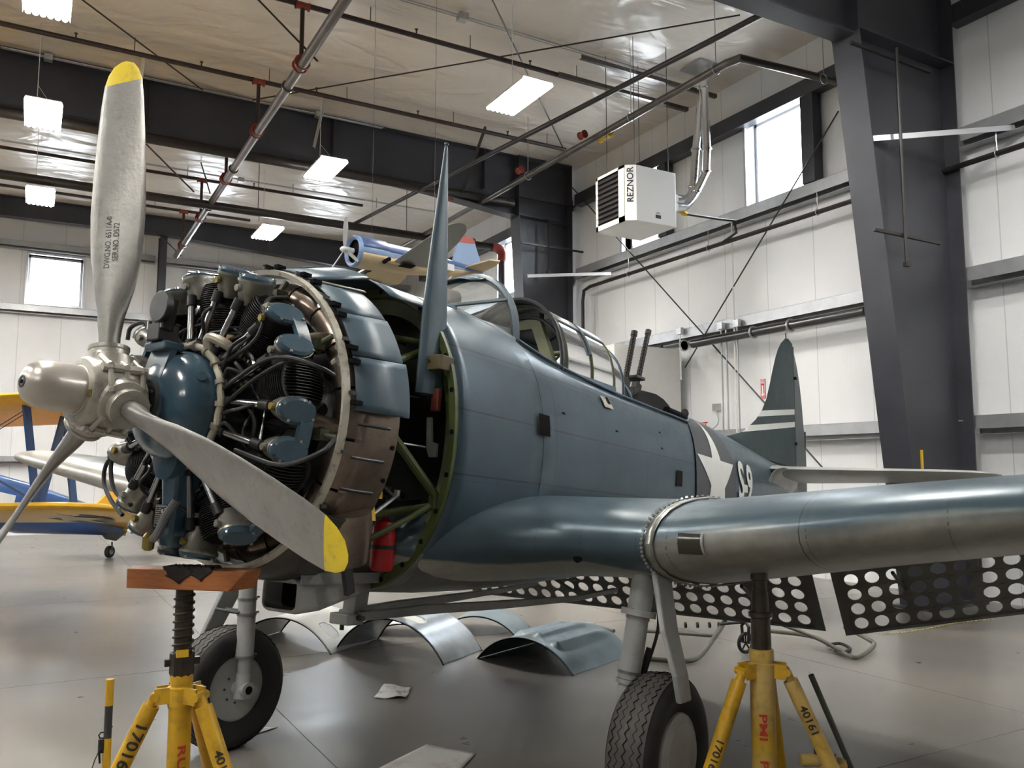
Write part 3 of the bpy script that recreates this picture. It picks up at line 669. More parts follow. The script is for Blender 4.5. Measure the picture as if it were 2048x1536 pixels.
    for (v, q, u) in riv:
        a = math_n(nt, 'SUBTRACT', v, q); c = math_n(nt, 'SUBTRACT', math_n(nt, 'PINGPONG', u, .013), .0065)
        r2 = math_n(nt, 'ADD', math_n(nt, 'MULTIPLY', a, a), math_n(nt, 'MULTIPLY', c, c)); l = math_n(nt, 'LESS_THAN', r2, .000015)
        R = l if R is None else math_n(nt, 'MAXIMUM', R, l)
    H = R
    if L is not None:
        mx = _n(nt, 'ShaderNodeMix', data_type='RGBA'); mx.inputs[7].default_value = (.03, .035, .04, 1); nt.links.new(math_n(nt, 'MULTIPLY', L, .8), mx.inputs[0]); nt.links.new(cur, mx.inputs[6]); cur = mx.outputs[2]
        H = math_n(nt, 'SUBTRACT', R, L)
    mx = _n(nt, 'ShaderNodeMix', data_type='RGBA'); mx.inputs[7].default_value = (.035, .045, .05, 1); nt.links.new(math_n(nt, 'MULTIPLY', R, .6), mx.inputs[0]); nt.links.new(cur, mx.inputs[6]); cur = mx.outputs[2]
    if mode == 'fin':
        def band(z0, z1): return math_n(nt, 'MULTIPLY', math_n(nt, 'GREATER_THAN', Z, z0), math_n(nt, 'LESS_THAN', Z, z1))
        Z = math_n(nt, 'SUBTRACT', Z, math_n(nt, 'MULTIPLY', math_n(nt, 'SUBTRACT', X, 9.08), .155))
        k = math_n(nt, 'MAXIMUM', band(FIN_B[0], FIN_B[1]), band(FIN_B[2], FIN_B[3])); mx = _n(nt, 'ShaderNodeMix', data_type='RGBA'); mx.inputs[7].default_value = (.62, .64, .62, 1)
        nt.links.new(k, mx.inputs[0]); nt.links.new(cur, mx.inputs[6]); cur = mx.outputs[2]
    nt.links.new(cur, b.inputs['Base Color'])
    n3 = _n(nt, 'ShaderNodeTexNoise'); n3.inputs['Scale'].default_value = 3.5; n3.inputs['Detail'].default_value = 1; nt.links.new(at.outputs['Vector'], n3.inputs['Vector'])
    hh = math_n(nt, 'ADD', math_n(nt, 'MULTIPLY', H, .08), math_n(nt, 'MULTIPLY', n3.outputs[0], .5))
    bp = _n(nt, 'ShaderNodeBump'); bp.inputs['Strength'].default_value = .35; bp.inputs['Distance'].default_value = .02
    nt.links.new(hh, bp.inputs['Height']); nt.links.new(bp.outputs[0], b.inputs['Normal'])
    mr = _n(nt, 'ShaderNodeMapRange'); mr.inputs['To Min'].default_value = rough - .08; mr.inputs['To Max'].default_value = rough + .1
    nt.links.new(n2.outputs[0], mr.inputs[0]); nt.links.new(mr.outputs[0], b.inputs['Roughness'])
    return m
FIN_B = (LOC(1556, 849, s=0).z, LOC(1556, 838, s=0).z, LOC(1556, 823, s=0).z, LOC(1556, 812, s=0).z)
BLUE = mat_paint('blue_grey_fuselage_paint', mode='fus')
BLUEW = mat_paint('blue_grey_wing_paint', mode='wing', low=(0.36, 0.35, 0.31), rough=.33, top=(0.062, 0.098, 0.122))
BLUEF = mat_paint('blue_grey_fin_paint', top=(0.030, 0.048, 0.052), mode='fin', rough=.5)
BLUEP = mat('blue_grey_paint', (0.066, 0.108, 0.140), .42, var=.08, vscale=5, dirt=.4, dscale=9, dcol=(.08, .10, .11))
ENGB = mat('engine_enamel_blue', (0.042, 0.085, 0.120), .2, var=.12, vscale=8, coat=.5, bump=.05, bscale=9)
ENGG = mat('aged_cast_aluminium', (0.33, 0.32, 0.28), .36, metal=.65, var=.15, vscale=14, dirt=.8, dscale=12, dcol=(.09, .08, .06))
BLKF = mat('black_engine_fins', (0.022, 0.022, 0.023), .34, var=.3, vscale=12, metal=.2)
BLKR = mat('black_rubber_lead', (0.015, 0.015, 0.015), .5)
CHRM = mat('pushrod_steel', (0.45, 0.45, 0.46), .22, metal=.95, var=.1, vscale=20)
CASTD = mat('dark_crankcase', (0.04, 0.04, 0.042), .45, metal=.3, var=.25, vscale=12)
CRM = mat('cream_tube', (0.42, 0.39, 0.31), .4, dirt=.7, dscale=14, dcol=(.12, .10, .07), metal=.2)
PROPG = mat('propeller_grey', (0.29, 0.282, 0.262), .36, metal=.5, var=.10, vscale=9, dirt=.35, dscale=30, dcol=(.10, .095, .085), bump=.05, bscale=60)
PROPY = mat('propeller_tip_yellow', (0.80, 0.60, 0.02), .35, dirt=.5, dscale=22, dcol=(.35, .27, .05))
HUBG = mat('hub_cast_grey', (0.44, 0.42, 0.37), .34, metal=.5, var=.08, vscale=12, dirt=.6, dscale=14, dcol=(.16, .14, .11), bump=.1, bscale=50)
DOMEG = mat('dome_grey', (0.52, 0.49, 0.44), .30, metal=.55, var=.04, vscale=5)
OLIVE = mat('olive_green_primer', (0.065, 0.085, 0.022), .42, var=.2, vscale=6, dirt=.5, dscale=8, dcol=(.02, .025, .01))
OLIVD = mat('interior_green', (0.10, 0.105, 0.045), .5, var=.15, vscale=6)
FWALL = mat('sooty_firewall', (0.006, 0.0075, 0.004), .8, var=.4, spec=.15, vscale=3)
EXHB = mat('heat_stained_exhaust', (0.25, 0.20, 0.16), .3, metal=.75, var=.35, vscale=5, dirt=.9, dscale=5, dcol=(.03, .022, .018))
RINGC = mat('chipped_cream_ring', (0.50, 0.47, 0.39), .42, dirt=.9, dscale=28, dcol=(.10, .08, .06))
GULL = mat('gull_grey_paint', (0.36, 0.37, 0.36), .4, var=.08, vscale=5, dirt=.4, dscale=8, dcol=(.20, .20, .19))
DGREY = mat('dark_grey_metal', (0.05, 0.052, 0.055), .45, metal=.4, var=.2)
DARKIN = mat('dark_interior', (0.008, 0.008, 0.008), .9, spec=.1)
REDB = mat('red_bottle', (0.42, 0.01, 0.012), .35)
WHT = mat('white_marking_paint', (0.64, 0.65, 0.63), .45, var=.04, vscale=10)
DBLU = mat('dark_roundel_paint', (0.045, 0.047, 0.055), .42, var=.1, vscale=6)
RUBB = mat('tyre_rubber', (0.016, 0.0155, 0.015), .62, var=.2, vscale=8)
TREAD = mat('worn_tread_rubber', (0.055, 0.05, 0.045), .7, var=.2, vscale=8)
BRASS = mat('dull_brass', (0.30, 0.23, 0.07), .4, metal=.7)
CANG = bpy.data.materials.new('canopy_glazing'); CANG.use_nodes = True
nt = CANG.node_tree; nt.nodes.remove(nt.nodes['Principled BSDF']); o_ = nt.nodes['Material Output']
tr = _n(nt, 'ShaderNodeBsdfTransparent'); tr.inputs[0].default_value = (.80, .83, .82, 1); gl = _n(nt, 'ShaderNodeBsdfGlossy'); gl.inputs[1].default_value = .08
fr = _n(nt, 'ShaderNodeFresnel'); fr.inputs[0].default_value = 1.5; mxs = _n(nt, 'ShaderNodeMixShader'); nt.links.new(fr.outputs[0], mxs.inputs[0]); nt.links.new(tr.outputs[0], mxs.inputs[1]); nt.links.new(gl.outputs[0], mxs.inputs[2])
df = _n(nt, 'ShaderNodeBsdfDiffuse'); df.inputs[0].default_value = (.45, .45, .43, 1); mx2 = _n(nt, 'ShaderNodeMixShader'); mx2.inputs[0].default_value = .22
nt.links.new(mxs.outputs[0], mx2.inputs[1]); nt.links.new(df.outputs[0], mx2.inputs[2]); nt.links.new(mx2.outputs[0], o_.inputs[0])

PL = thing('dive_bomber', (W((2.2, 0, 0)).x, W((2.2, 0, 0)).y, 0), 'blue grey wartime dive bomber with uncovered radial engine, standing on its wheels and yellow jacks', 'aircraft')
def part(name, m, material, parent=PL, **k): return obj(name, m, material, parent, **k)

# ---------------------------------------------------------------- fuselage
FT = [(1.5, .715, .85, -.86), (1.9, .70, .87, -.88), (2.35, .68, .865, -.88), (3.0, .635, .78, -.86), (3.8, .60, .72, -.82), (4.8, .54, .69, -.72), (5.6, .46, .685, -.60), (6.3, .385, .655, -.47), (7.0, .305, .60, -.35), (7.8, .215, .53, -.22), (8.6, .13, .46, -.10), (9.3, .06, .42, .0), (9.5, .035, .40, .03)]
CT = [(2.35, .862), (2.6, .815), (3.0, .775), (3.8, .72), (4.8, .695), (5.6, .685)]       # top of the section along the cockpit
def zc(x): return interp([(1.5, 0.0), (6, 0.02), (8, .12), (9.5, .2)], x)[0]
def fsec(x, t, ck=False):
    w, zt, zb = interp(FT, x); c = zc(x)
    if ck and 2.35 <= x <= 5.6: zt = interp(CT, x)[0]
    cz = cos(t); sn = sin(t); e = .92
    return Vector((x, w * (abs(sn) ** e) * (1 if sn >= 0 else -1), c + ((zt - c) * abs(cz) ** e if cz >= 0 else (zb - c) * abs(cz) ** e)))
def fs_surface(x, z, off=.004):
    w, zt, zb = interp(FT, x); c = zc(x)
    if 2.35 <= x <= 5.6: zt = interp(CT, x)[0]
    q = min(1, abs(z - c) / (zt - c if z > c else c - zb)); q = q ** (1 / .92); sn = sqrt(max(0, 1 - q * q))
    return w * sn ** .92 + off
def tsill(x):
    sw = interp([(2.35, .44), (3.5, .42), (4.5, .38), (5.2, .34), (5.5, .20), (5.6, .0)], x)[0]; w = interp(FT, x)[0]
    return math.asin(min(1, (sw / w)) ** (1 / .92))
NS = 22
m = MA()
rows = [(1.5, 0), (1.6, 0), (1.75, 0), (1.9, 0), (2.05, 0), (2.2, 0), (2.345, 0), (2.35, 1)] + [(2.35 + .13 * k, 1) for k in range(1, 25)] + [(5.55, 1), (5.6, 0), (5.9, 0), (6.2, 0), (6.6, 0), (7.0, 0), (7.4, 0), (7.8, 0), (8.2, 0), (8.6, 0), (9.0, 0), (9.3, 0), (9.5, 0)]
def shell(sg, r, j):
    x, ck = r; t0 = tsill(x) if ck else 0.0; p = fsec(x, t0 + (pi - t0) * j / NS, x >= 2.35); return Vector((p.x, p.y * sg, p.z))
for sg in (1, -1): m.grid(lambda r, j: shell(sg, r, j), rows, range(NS + 1))
bm = bmesh.new(); bv = [bm.verts.new(v) for v in m.v]
for f in m.f: bm.faces.new([bv[i] for i in f])
bmesh.ops.remove_doubles(bm, verts=bm.verts[:], dist=.0008); bmesh.ops.recalc_face_normals(bm, faces=bm.faces[:]); bm.verts.index_update()
m = MA(); m.v = [v.co.copy() for v in bm.verts]; m.f = [tuple(v.index for v in f.verts) for f in bm.faces]; bm.free()
fus = part('fuselage', m, BLUE, recalc=True, thick=.010, toff=0, ang=50)
# tail cone cap and inner dark floor of the cockpit
part('cockpit_floor', MA().bb((2.4, -.5, -.25), (5.4, .5, -.22)).bb((5.05, -.4, -.25), (5.07, .4, .45)), DARKIN, sm=False)
part('cockpit_bulkhead', MA().grid(lambda x, j: fsec(2.36, 2 * pi * j / 40) * 1 if x else Vector((2.36, 0, .1)), [0, 1], range(41)), OLIVD, sm=False)
# insignia: star on dark disc, laid on the port skin
def decal(poly, name, material, off, parent=fus, n=3):
    """flat outline in (x,z), cut to small triangles and laid onto the port side"""
    bm = bmesh.new(); vs = [bm.verts.new((x, 0, z)) for x, z in poly]; f = bm.faces.new(vs)
    bmesh.ops.triangulate(bm, faces=[f]); bmesh.ops.subdivide_edges(bm, edges=bm.edges[:], cuts=n, use_grid_fill=True)
    bmesh.ops.triangulate(bm, faces=bm.faces[:]); m = MA(); bm.verts.index_update()
    m.add([(v.co.x, fs_surface(v.co.x, v.co.z, off), v.co.z) for v in bm.verts], [tuple(v.index for v in f.verts) for f in bm.faces]); bm.free()
    return obj(name, m, material, parent, ang=60)
XS, ZS, RS = 5.60, .06, .60
def zclip(x): w, zt, zb = interp(FT, x); zt = interp(CT, x)[0] if x < 5.6 else zt; return zt - .004
def disc_grid(name, material, R, off):
    m = MA(); us = [k / 10 for k in range(11)]
    def fn(u, a):
        x = XS + R * u * cos(a); z = ZS + R * u * sin(a); z = min(z, zclip(x)); z = max(z, -.56); return Vector((x, fs_surface(x, z, off), z))
    m.grid(fn, [.0001 + .9999 * u for u in us], [2 * pi * k / 48 for k in range(49)]); return obj(name, m, material, fus, ang=60)
disc_grid('roundel', DBLU, RS * 1.06, .016)
star = []
for k in range(10):
    r = RS if k % 2 == 0 else RS * .382; a = pi / 2 + k * pi / 5; star.append((r * cos(a), r * sin(a)))
m = MA()
for k in range(10):
    a_, b_ = star[k], star[(k + 1) % 10]; n = 8
    base = len(m.v)
    for i in range(n + 1):
        for j in range(n + 1):
            t = i / n; u = j / n; q = (a_[0] * (1 - u) + b_[0] * u, a_[1] * (1 - u) + b_[1] * u); x = XS + q[0] * t; z = min(ZS + q[1] * t, zclip(XS + q[0] * t)); z = max(z, -.56)
            m.v.append(Vector((x, fs_surface(x, z, .020), z)))
    for i in range(n):
        for j in range(n): m.f.append((base + i * (n + 1) + j, base + i * (n + 1) + j + 1, base + (i + 1) * (n + 1) + j + 1, base + (i + 1) * (n + 1) + j))
obj('star', m, WHT, fus, ang=60)
A9, B9 = LOC(1487, 968, s=.40), LOC(1512, 972, s=.38)
for ch, px, py in (('S', 1487, 966), ('-', 1498.5, 969), ('9', 1510, 972)):
    q = LOC(px, py, s=.40); vs, fs = text_mesh(ch, .54, bold=.014, sx=.92)
    # finer triangles so that the letter follows the skin
    bm = bmesh.new(); bv = [bm.verts.new(v) for v in vs]
    for f in fs:
        try: bm.faces.new([bv[i] for i in f])
        except Exception: pass
    bmesh.ops.subdivide_edges(bm, edges=bm.edges[:], cuts=1, use_grid_fill=False); bmesh.ops.triangulate(bm, faces=bm.faces[:]); bm.verts.index_update()
    mm = MA(); mm.add([(q.x + v.co.x, fs_surface(q.x + v.co.x, q.z + v.co.y, .018), q.z + v.co.y) for v in bm.verts], [tuple(v.index for v in f.verts) for f in bm.faces]); bm.free()
    obj('side_letter', mm, WHT, fus, ang=60)
# openings and small fittings on the side
def side_patch(px, py, s, w, h, name, material, off=.016, rnd=0):
    q = LOC(px, py, s=s); m = MA()
    m.grid(lambda u, v: Vector((q.x + u * w / 2, fs_surface(q.x + u * w / 2, q.z + v * h / 2, off), q.z + v * h / 2)), [-1, -.5, 0, .5, 1], [-1, -.5, 0, .5, 1]); return obj(name, m, material, fus, ang=60)
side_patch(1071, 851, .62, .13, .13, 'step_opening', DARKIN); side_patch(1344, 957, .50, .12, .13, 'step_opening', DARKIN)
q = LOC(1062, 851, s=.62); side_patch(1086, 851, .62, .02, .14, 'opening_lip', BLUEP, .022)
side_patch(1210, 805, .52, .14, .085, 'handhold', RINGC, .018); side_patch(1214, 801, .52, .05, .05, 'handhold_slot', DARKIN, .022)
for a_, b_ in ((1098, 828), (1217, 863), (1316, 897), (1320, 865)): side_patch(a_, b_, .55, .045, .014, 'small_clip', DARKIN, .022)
m = MA()     # gutter that shuts along the cockpit sill
for sg in (1,): m.tube([fsec(x, tsill(x), True) + Vector((0, .012, .012)) for x in [2.36 + .1 * k for k in range(31)]], .011, 6)
part('cockpit_sill_rail', m, BLUEP, fus)
# ---- firewall, its flange, and what hangs on it
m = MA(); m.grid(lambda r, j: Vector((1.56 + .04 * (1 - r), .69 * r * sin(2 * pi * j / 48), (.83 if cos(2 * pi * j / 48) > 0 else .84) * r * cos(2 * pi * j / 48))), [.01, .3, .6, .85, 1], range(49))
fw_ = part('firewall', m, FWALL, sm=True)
m = MA(); m.loft([[Vector((x, .715 * r * (abs(sin(a)) ** .92) * (1 if sin(a) >= 0 else -1), (.85 if cos(a) > 0 else .86) * r * (abs(cos(a)) ** .92) * (1 if cos(a) >= 0 else -1))) for a in [2 * pi * j / 64 for j in range(64)]] for x, r in ((1.47, 1.0), (1.47, .945), (1.50, .935), (1.53, .84), (1.54, .84), (1.54, 1.0), (1.47, 1.0))], True, False)
fl = part('firewall_flange', m, OLIVE)
part('forward_deck', MA().grid(lambda x, a: Vector((x, .722 * abs(sin(a)) ** .92 * (1 if a >= 0 else -1), .857 * cos(a) ** .92)), [1.18, 1.3, 1.42, 1.53], [radians(-78 + 116 * k / 24) for k in range(25)]), BLUEP, thick=.006, ang=60)
for j in range(26):
    a = 2 * pi * (j + .5) / 26; r = .972; c = Vector((1.467, .715 * r * abs(sin(a)) ** .92 * (1 if sin(a) >= 0 else -1), .855 * r * abs(cos(a)) ** .92 * (1 if cos(a) >= 0 else -1)))
    obj('flange_hole', MA().lathe([(0, .014), (.006, .014)], c, (1, 0, 0), 10), DARKIN, fl)
def strut(a, b, r, material=OLIVE, name='engine_mount_tube'): return part(name, MA().tube([a, b], r, 10), material)
fwp = [(1.52, .60, .42), (1.52, .60, -.33), (1.52, -.60, .42), (1.52, -.60, -.33)]
mtp = [(1.02, .42, .38), (1.02, .52, -.05), (1.02, -.42, .38), (1.02, -.52, -.05)]
for sg in (1, -1):
    strut((1.52, .46 * sg, .47), (1.0, .50 * sg, .24), .022); strut((1.52, .46 * sg, .50), (1.0, .12 * sg, .52), .018)
    strut((1.52, .60 * sg, -.36), (.98, .60 * sg, .06), .024); strut((1.52, .58 * sg, -.38), (1.08, .30 * sg, -.48), .020)
    strut((1.52, .60 * sg, -.36), (1.03, .46 * sg, -.62), .016)
part('mount_fitting', MA().box((1.50, .47, .48), (.09, .07, .07)), OLIVE, sm=False, bevel=.01)
part('mount_fitting', MA().box((1.50, .60, -.36), (.09, .05, .08)), OLIVE, sm=False, bevel=.01)
part('mount_fitting', MA().box((1.50, -.47, .48), (.09, .07, .07)), OLIVE, sm=False, bevel=.01)
ob = LOC(766, 1090, x=1.34)
bt = part('fire_bottle', MA().lathe([(-.135, .028), (-.13, .050), (-.11, .062), (.09, .062), (.118, .046), (.13, .02), (.15, .018)], ob, (.0, 0, 1), 20), REDB)
part('bottle_valve', MA().tube([ob + Vector((0, 0, .15)), ob + Vector((0, 0, .18)), ob + Vector((.02, 0, .30))], .008, 8).box(ob + Vector((0, 0, .165)), (.03, .03, .03)), DGREY, bt)
part('bottle_strap', MA().lathe([(-.02, .064), (.0, .064)], ob, (0, 0, 1), 20), DGREY, bt)
bk = LOC(858, 895, x=1.44); part('throttle_bellcrank', MA().prism([bk + Vector((0, -.03, .16)), bk + Vector((0, .0, .16)), bk + Vector((0, .015, .03)), bk + Vector((0, .05, .02)), bk + Vector((0, .05, -.05)), bk + Vector((0, .0, -.05)), bk + Vector((0, -.02, .0))], (.015, 0, 0)), mat('worn_alloy', (.30, .30, .29), .4, metal=.5, var=.1), sm=False)
part('control_rod', MA().tube([bk + Vector((-.02, -.01, 0)), bk + Vector((-.45, -.08, 0.01))], .007, 6), CHRM)
part('control_rod', MA().tube([LOC(845, 797, x=1.45), LOC(802, 790, x=1.15)], .006, 6), CHRM)
part('control_rod', MA().tube([LOC(744, 1030, x=1.1), LOC(793, 992, x=1.3)], .010, 6), bpy.data.materials['worn_alloy'])
part('yellow_tape', MA().box(LOC(742, 1015, x=1.08), (.04, .012, .13), Matrix.Rotation(.2, 3, 'X')), YELL, sm=False)
part('yellow_tape', MA().box(LOC(756, 990, x=1.12), (.05, .012, .035)), YELL, sm=False)
part('shackle', MA().tube([LOC(793, 992, x=1.3), LOC(795, 980, x=1.3)], .016, 8), mat('bright_fitting', (.6, .6, .58), .35, metal=.6))
part('oil_tank', MA().lathe([(-.2, .10), (-.15, .2), (.15, .2), (.2, .10)], (1.32, 0, .25), (0, 1, 0), 20), DARKIN)
part('accessory_case', MA().lathe([(0, .30), (.15, .28), (.2, .2), (.42, .18)], (.95, 0, 0), (1, 0, 0), 24), CASTD)
for (s_, z_) in ((.18, .2), (.22, -.15), (-.18, .2), (.05, -.3)): part('magneto', MA().lathe([(0, .06), (.12, .06), (.14, .045), (.2, .04)], (1.12, s_, z_), (1, 0, 0), 14), DGREY)
rr = random.Random(5)
for k in range(12):
    a = rr.uniform(0, 2 * pi); r0, r1 = rr.uniform(.1, .4), rr.uniform(.25, .6)
    part('bay_hose', MA().tube(smooth_path([(1.1, r0 * sin(a), r0 * cos(a)), (1.25, (r0 + r1) / 2 * sin(a + .2), (r0 + r1) / 2 * cos(a + .2)), (1.38, r1 * sin(a + .3), r1 * cos(a + .3)), (1.55, r1 * sin(a + .3), r1 * cos(a + .3))], 4), rr.choice((.008, .012, .016)), 6), rr.choice((BLKR, BLKR, CHRM, DGREY)))
# ---- antenna mast
a0, a1 = LOC(858, 790, x=1.44), LOC(893, 290, x=1.50)
def mastring(c, ch, th): return [c + Vector((ch / 2 * cos(2 * pi * j / 16), th / 2 * sin(2 * pi * j / 16), 0)) for j in range(16)]
ms = part('antenna_mast', MA().loft([mastring(a0 + (a1 - a0) * t, c, h) for t, c, h in ((0, .21, .075), (.33, .185, .07), (.6, .125, .055), (.85, .06, .032), (.985, .026, .018), (1, .012, .01))]), BLUEP)
part('mast_tip', MA().tube([a1, a1 + Vector((0, 0, .012))], .012, 8), DGREY, ms)
mb = LOC(868, 725, x=1.40); part('mast_bracket', MA().box(mb, (.03, .11, .08)).box(mb + Vector((.05, .05, 0)), (.1, .012, .08)), mat('brown_bracket', (.10, .075, .03), .5, var=.2), ms, sm=False, bevel=.005)
part('bracket_bolt', MA().lathe([(0, .008), (.008, .008)], mb + Vector((-.022, -.02, .01)), (1, 0, 0), 8), CHRM, ms)
mb2 = LOC(872, 800, x=1.45); part('red_bracket', MA().box(mb2, (.03, .05, .12)), mat('red_oxide', (.16, .03, .02), .5), ms, sm=False, bevel=.006)
# ---- windshield
wf, wt_, wb = 1.80, 2.33, 2.37
def arch(x, s0, z0, z1, n=16, e=.85):
    return [Vector((x, s0 * cos(pi * j / n) * (1), z0 + (z1 - z0) * abs(sin(pi * j / n)) ** e)) for j in range(n + 1)]
wsr = part('windshield_frame', MA().tube(arch(wb, .42, .70, 1.17, 22), .028, 8), BLUEP)
q = [arch(wb - .015, .42, .70, 1.165, 22)]
front = [Vector((wf + (.10 * abs(cos(pi * j / 22))) , .30 * cos(pi * j / 22), .80 + .055 * abs(sin(pi * j / 22)))) for j in range(23)]
m = MA(); m.loft([q[0], front], False, False); part('windshield_pane', m, CANG, wsr, recalc=False)
for j in (0, 4, 18, 22): part('windshield_post', MA().tube([q[0][j], front[j]], .013 if j in (4, 18) else .02, 6), BLUEP, wsr)
part('windshield_base', MA().tube(front, .016, 6).tube([front[0], q[0][0]], .022, 6), BLUEP, wsr)
part('windshield_fairing', MA().loft([arch(wb - .001, .43, .70, 1.185, 22)[8:15], arch(wb - .16, .40, .72, 1.125, 22)[8:15]], False, False), BLUEP, wsr, thick=.006)
part('sight_pad', MA().lathe([(0, .05), (.1, .06), (.12, .03)], (2.12, .02, .98), (1, 0, 0), 12), mat('grey_pad', (.2, .19, .17), .7), wsr)
# side skins between windshield and fuselage shoulder
part('windshield_skirt', MA().grid(lambda x, v: Vector((x, .44 - .12 * v * (1 - (x - 1.8) / .57 * .6), .66 + .12 * v)), [1.75, 1.95, 2.15, 2.37], [0, .5, 1]), BLUEP, thick=.01)
# ---- sliding canopy pushed back
def carch(x, w, zt, z0, n=20): return [Vector((x, w * cos(pi * j / n), z0 + (zt - z0) * abs(sin(pi * j / n)) ** .75)) for j in range(n + 1)]
H0 = carch(2.98, .43, 1.13, .56); H1 = carch(3.72, .40, 1.10, .55); H2 = carch(3.90, .385, 1.03, .54)
cn = part('sliding_canopy', MA().tube(H0, .016, 6).tube(carch(3.36, .42, 1.125, .56), .008, 6).tube(H1, .010, 6), OLIVD)
part('front_hoop', MA().loft([carch(2.90, .445, 1.155, .56), carch(2.99, .437, 1.143, .56)], False, False), DGREY, cn, thick=.016); part('hoop_rim', MA().tube(carch(2.895, .445, 1.155, .56), .014, 6), DGREY, cn)
for ii in (5, 15): part('roof_rail', MA().tube([H0[ii], H1[ii]], .010, 6), BLUEP, cn)
part('inner_hoop', MA().tube(carch(3.06, .36, 1.06, .56), .012, 6), DGREY, cn)
m = MA(); m.loft([H0[0:6], H1[0:6]], False, False); part('side_window', m, CANG, cn, recalc=False)
m = MA(); m.loft([H0[15:21], H1[15:21]], False, False); part('side_window', m, CANG, cn, recalc=False)
m = MA(); m.loft([[p + Vector((0, 0, .004)) for p in H0[5:16]], [p + Vector((0, 0, .004)) for p in H1[5:16]]], False, False); part('canopy_roof', m, mat('bare_roof_metal', (.5, .51, .5), .3, metal=.6), cn, recalc=False, thick=.008)
part('canopy_skirt', MA().grid(lambda x, z: Vector((x, interp([(2.98, .438), (3.72, .408)], x)[0] + .006, z)), [2.98, 3.35, 3.72], [.525, .62]), BLUEP, cn, thick=.008)
for x in (3.34,): part('window_bar', MA().tube([p for p in carch(x, .424, 1.13, .57)[2:7]], .009, 5), BLUEP, cn)
m = MA(); m.loft([H1, H2], False, False); part('canopy_rear_glass', m, CANG, cn, recalc=False)
part('rear_hoop', MA().tube(H2, .012, 6), BLUEP, cn)
# pilot seat back and turnover frame seen through the hoop
sb = part('turnover_frame', MA().bar((3.05, .36, .42), (3.10, .07, 1.04), .085, .05, (1, 0, 0)).bar((3.05, -.36, .42), (3.10, -.07, 1.04), .085, .05, (1, 0, 0)).box((3.10, 0, 1.03), (.06, .24, .12)), OLIVD, sm=False)
part('frame_cross_tube', MA().tube([(3.12, -.36, .78), (3.12, .36, .78)], .018, 8), OLIVD)
part('seat_back', MA().prism([(3.0, -.20, -.2), (3.0, .20, -.2), (3.06, .17, .70), (3.06, -.17, .70)], (.03, 0, 0)), DARKIN, sm=False)
for s_ in (-.12, 0, .12): part('seat_rail', MA().tube([(3.22, s_, .3), (3.24, s_, .76)], .012, 6), DARKIN)
# ---- gunner's shield, coaming and twin guns
m = MA(); m.grid(lambda v, a: Vector((4.02 + .10 * v, .38 * sin(a) * (1 - .05 * v), .50 + .34 * cos(a) ** .8 * (1 - .1 * v) + .0)), [0, 1], [-1.35 + 2.7 * k / 14 for k in range(15)])
part('rear_fairing', m, BLUEP, thick=.012)
gb = LOC(1266, 800, s=.12)
part('gunner_coaming', MA().tube([fsec(x, tsill(x), True) + Vector((0, -.02, .05)) for x in (4.75, 4.95, 5.15, 5.35, 5.5)], .035, 8).grid(lambda x, v: Vector((x, (.34 - (x - 4.7) * .2) * v, .55 + .27 * (1 - v * v) ** .6 * (1 - ((x - 4.95) / .55) ** 2) ** .5)), [4.45, 4.6, 4.75, 4.95, 5.15, 5.3, 5.45], [-1, -.5, 0, .5, 1]), mat('black_leather', (.008, .008, .008), .9, spec=.1))
def gun(px0, py0, px1, py1, s_):
    a, b = LOC(px0, py0, s=s_), LOC(px1, py1, s=s_); L_ = (b - a).length; d = (b - a).normalized()
    GM = mat('parkerised_steel', (.022, .020, .018), .42, metal=.5, var=.15) if 'parkerised_steel' not in bpy.data.materials else bpy.data.materials['parkerised_steel']
    g = part('machine_gun', MA().bar(a - d * .22, a + d * .20, .055, .10, (1, 0, 0)), GM, sm=False, bevel=.006)
    part('barrel_jacket', MA().tube([a + d * .2, a + d * (L_ - .05), a + d * (L_ - .045), b], [.024, .024, .029, .029], 12), GM, g)
    n = 13
    u = d.orthogonal().normalized(); v = d.cross(u); hm = MA()
    for i in range(n):
        for j in range(6):
            an = 2 * pi * (j + .5 * (i % 2)) / 6; c = a + d * (.25 + (L_ - .34) * i / (n - 1)); r_ = u * cos(an) + v * sin(an)
            hm.lathe([(.0235, .007), (.0255, .007)], c, r_, 6)
    ho = part('cooling_holes', hm, DARKIN, g, sm=False); ho['kind'] = 'stuff'
    part('charging_handle', MA().tube([a + d * .05 + Vector((.05, 0, 0)), a + d * .05 + Vector((.10, 0, 0)), a + d * -.02 + Vector((.10, 0, 0))], .008, 6), GM, g)
    return g
gun(1243, 800, 1269, 663, .16); gun(1266, 805, 1297, 661, .02)
part('gun_mount_yoke', MA().box(LOC(1258, 757, s=.09), (.16, .24, .03)).box(LOC(1262, 800, s=.09), (.10, .10, .22)), DGREY, sm=False, bevel=.008)
# ---------------------------------------------------------------- wings
def foil(xl, zl, c, t, s, n=18, camb=.015, inc=radians(1.0)):
    P = []
    def yt(u): return 5 * t * (.2969 * sqrt(u) - .126 * u - .3516 * u * u + .2843 * u ** 3 - .1015 * u ** 4)
    us = [(1 - cos(pi * k / n)) / 2 for k in range(n + 1)]
    for u in us[::-1]: P.append((u, yt(u) + camb * 4 * u * (1 - u)))
    for u in us[1:-1]: P.append((u, -yt(u) * .98 + camb * 4 * u * (1 - u)))
    return [Vector((xl + c * (u * cos(inc) + z * sin(inc)), s, zl + c * (z * cos(inc) - u * sin(inc)))) for u, z in P]
def wparam(s):
    a = abs(s)
    if a <= 1.6: return 1.95, -.52, 2.95, .162
    t = (a - 1.6) / 4.7; return 1.95 + .55 * t, -.52 + .122 * (a - 1.6) + .02 * sstep((a - 1.6) / 1.4), 2.95 - 1.45 * t, .162 - .035 * t
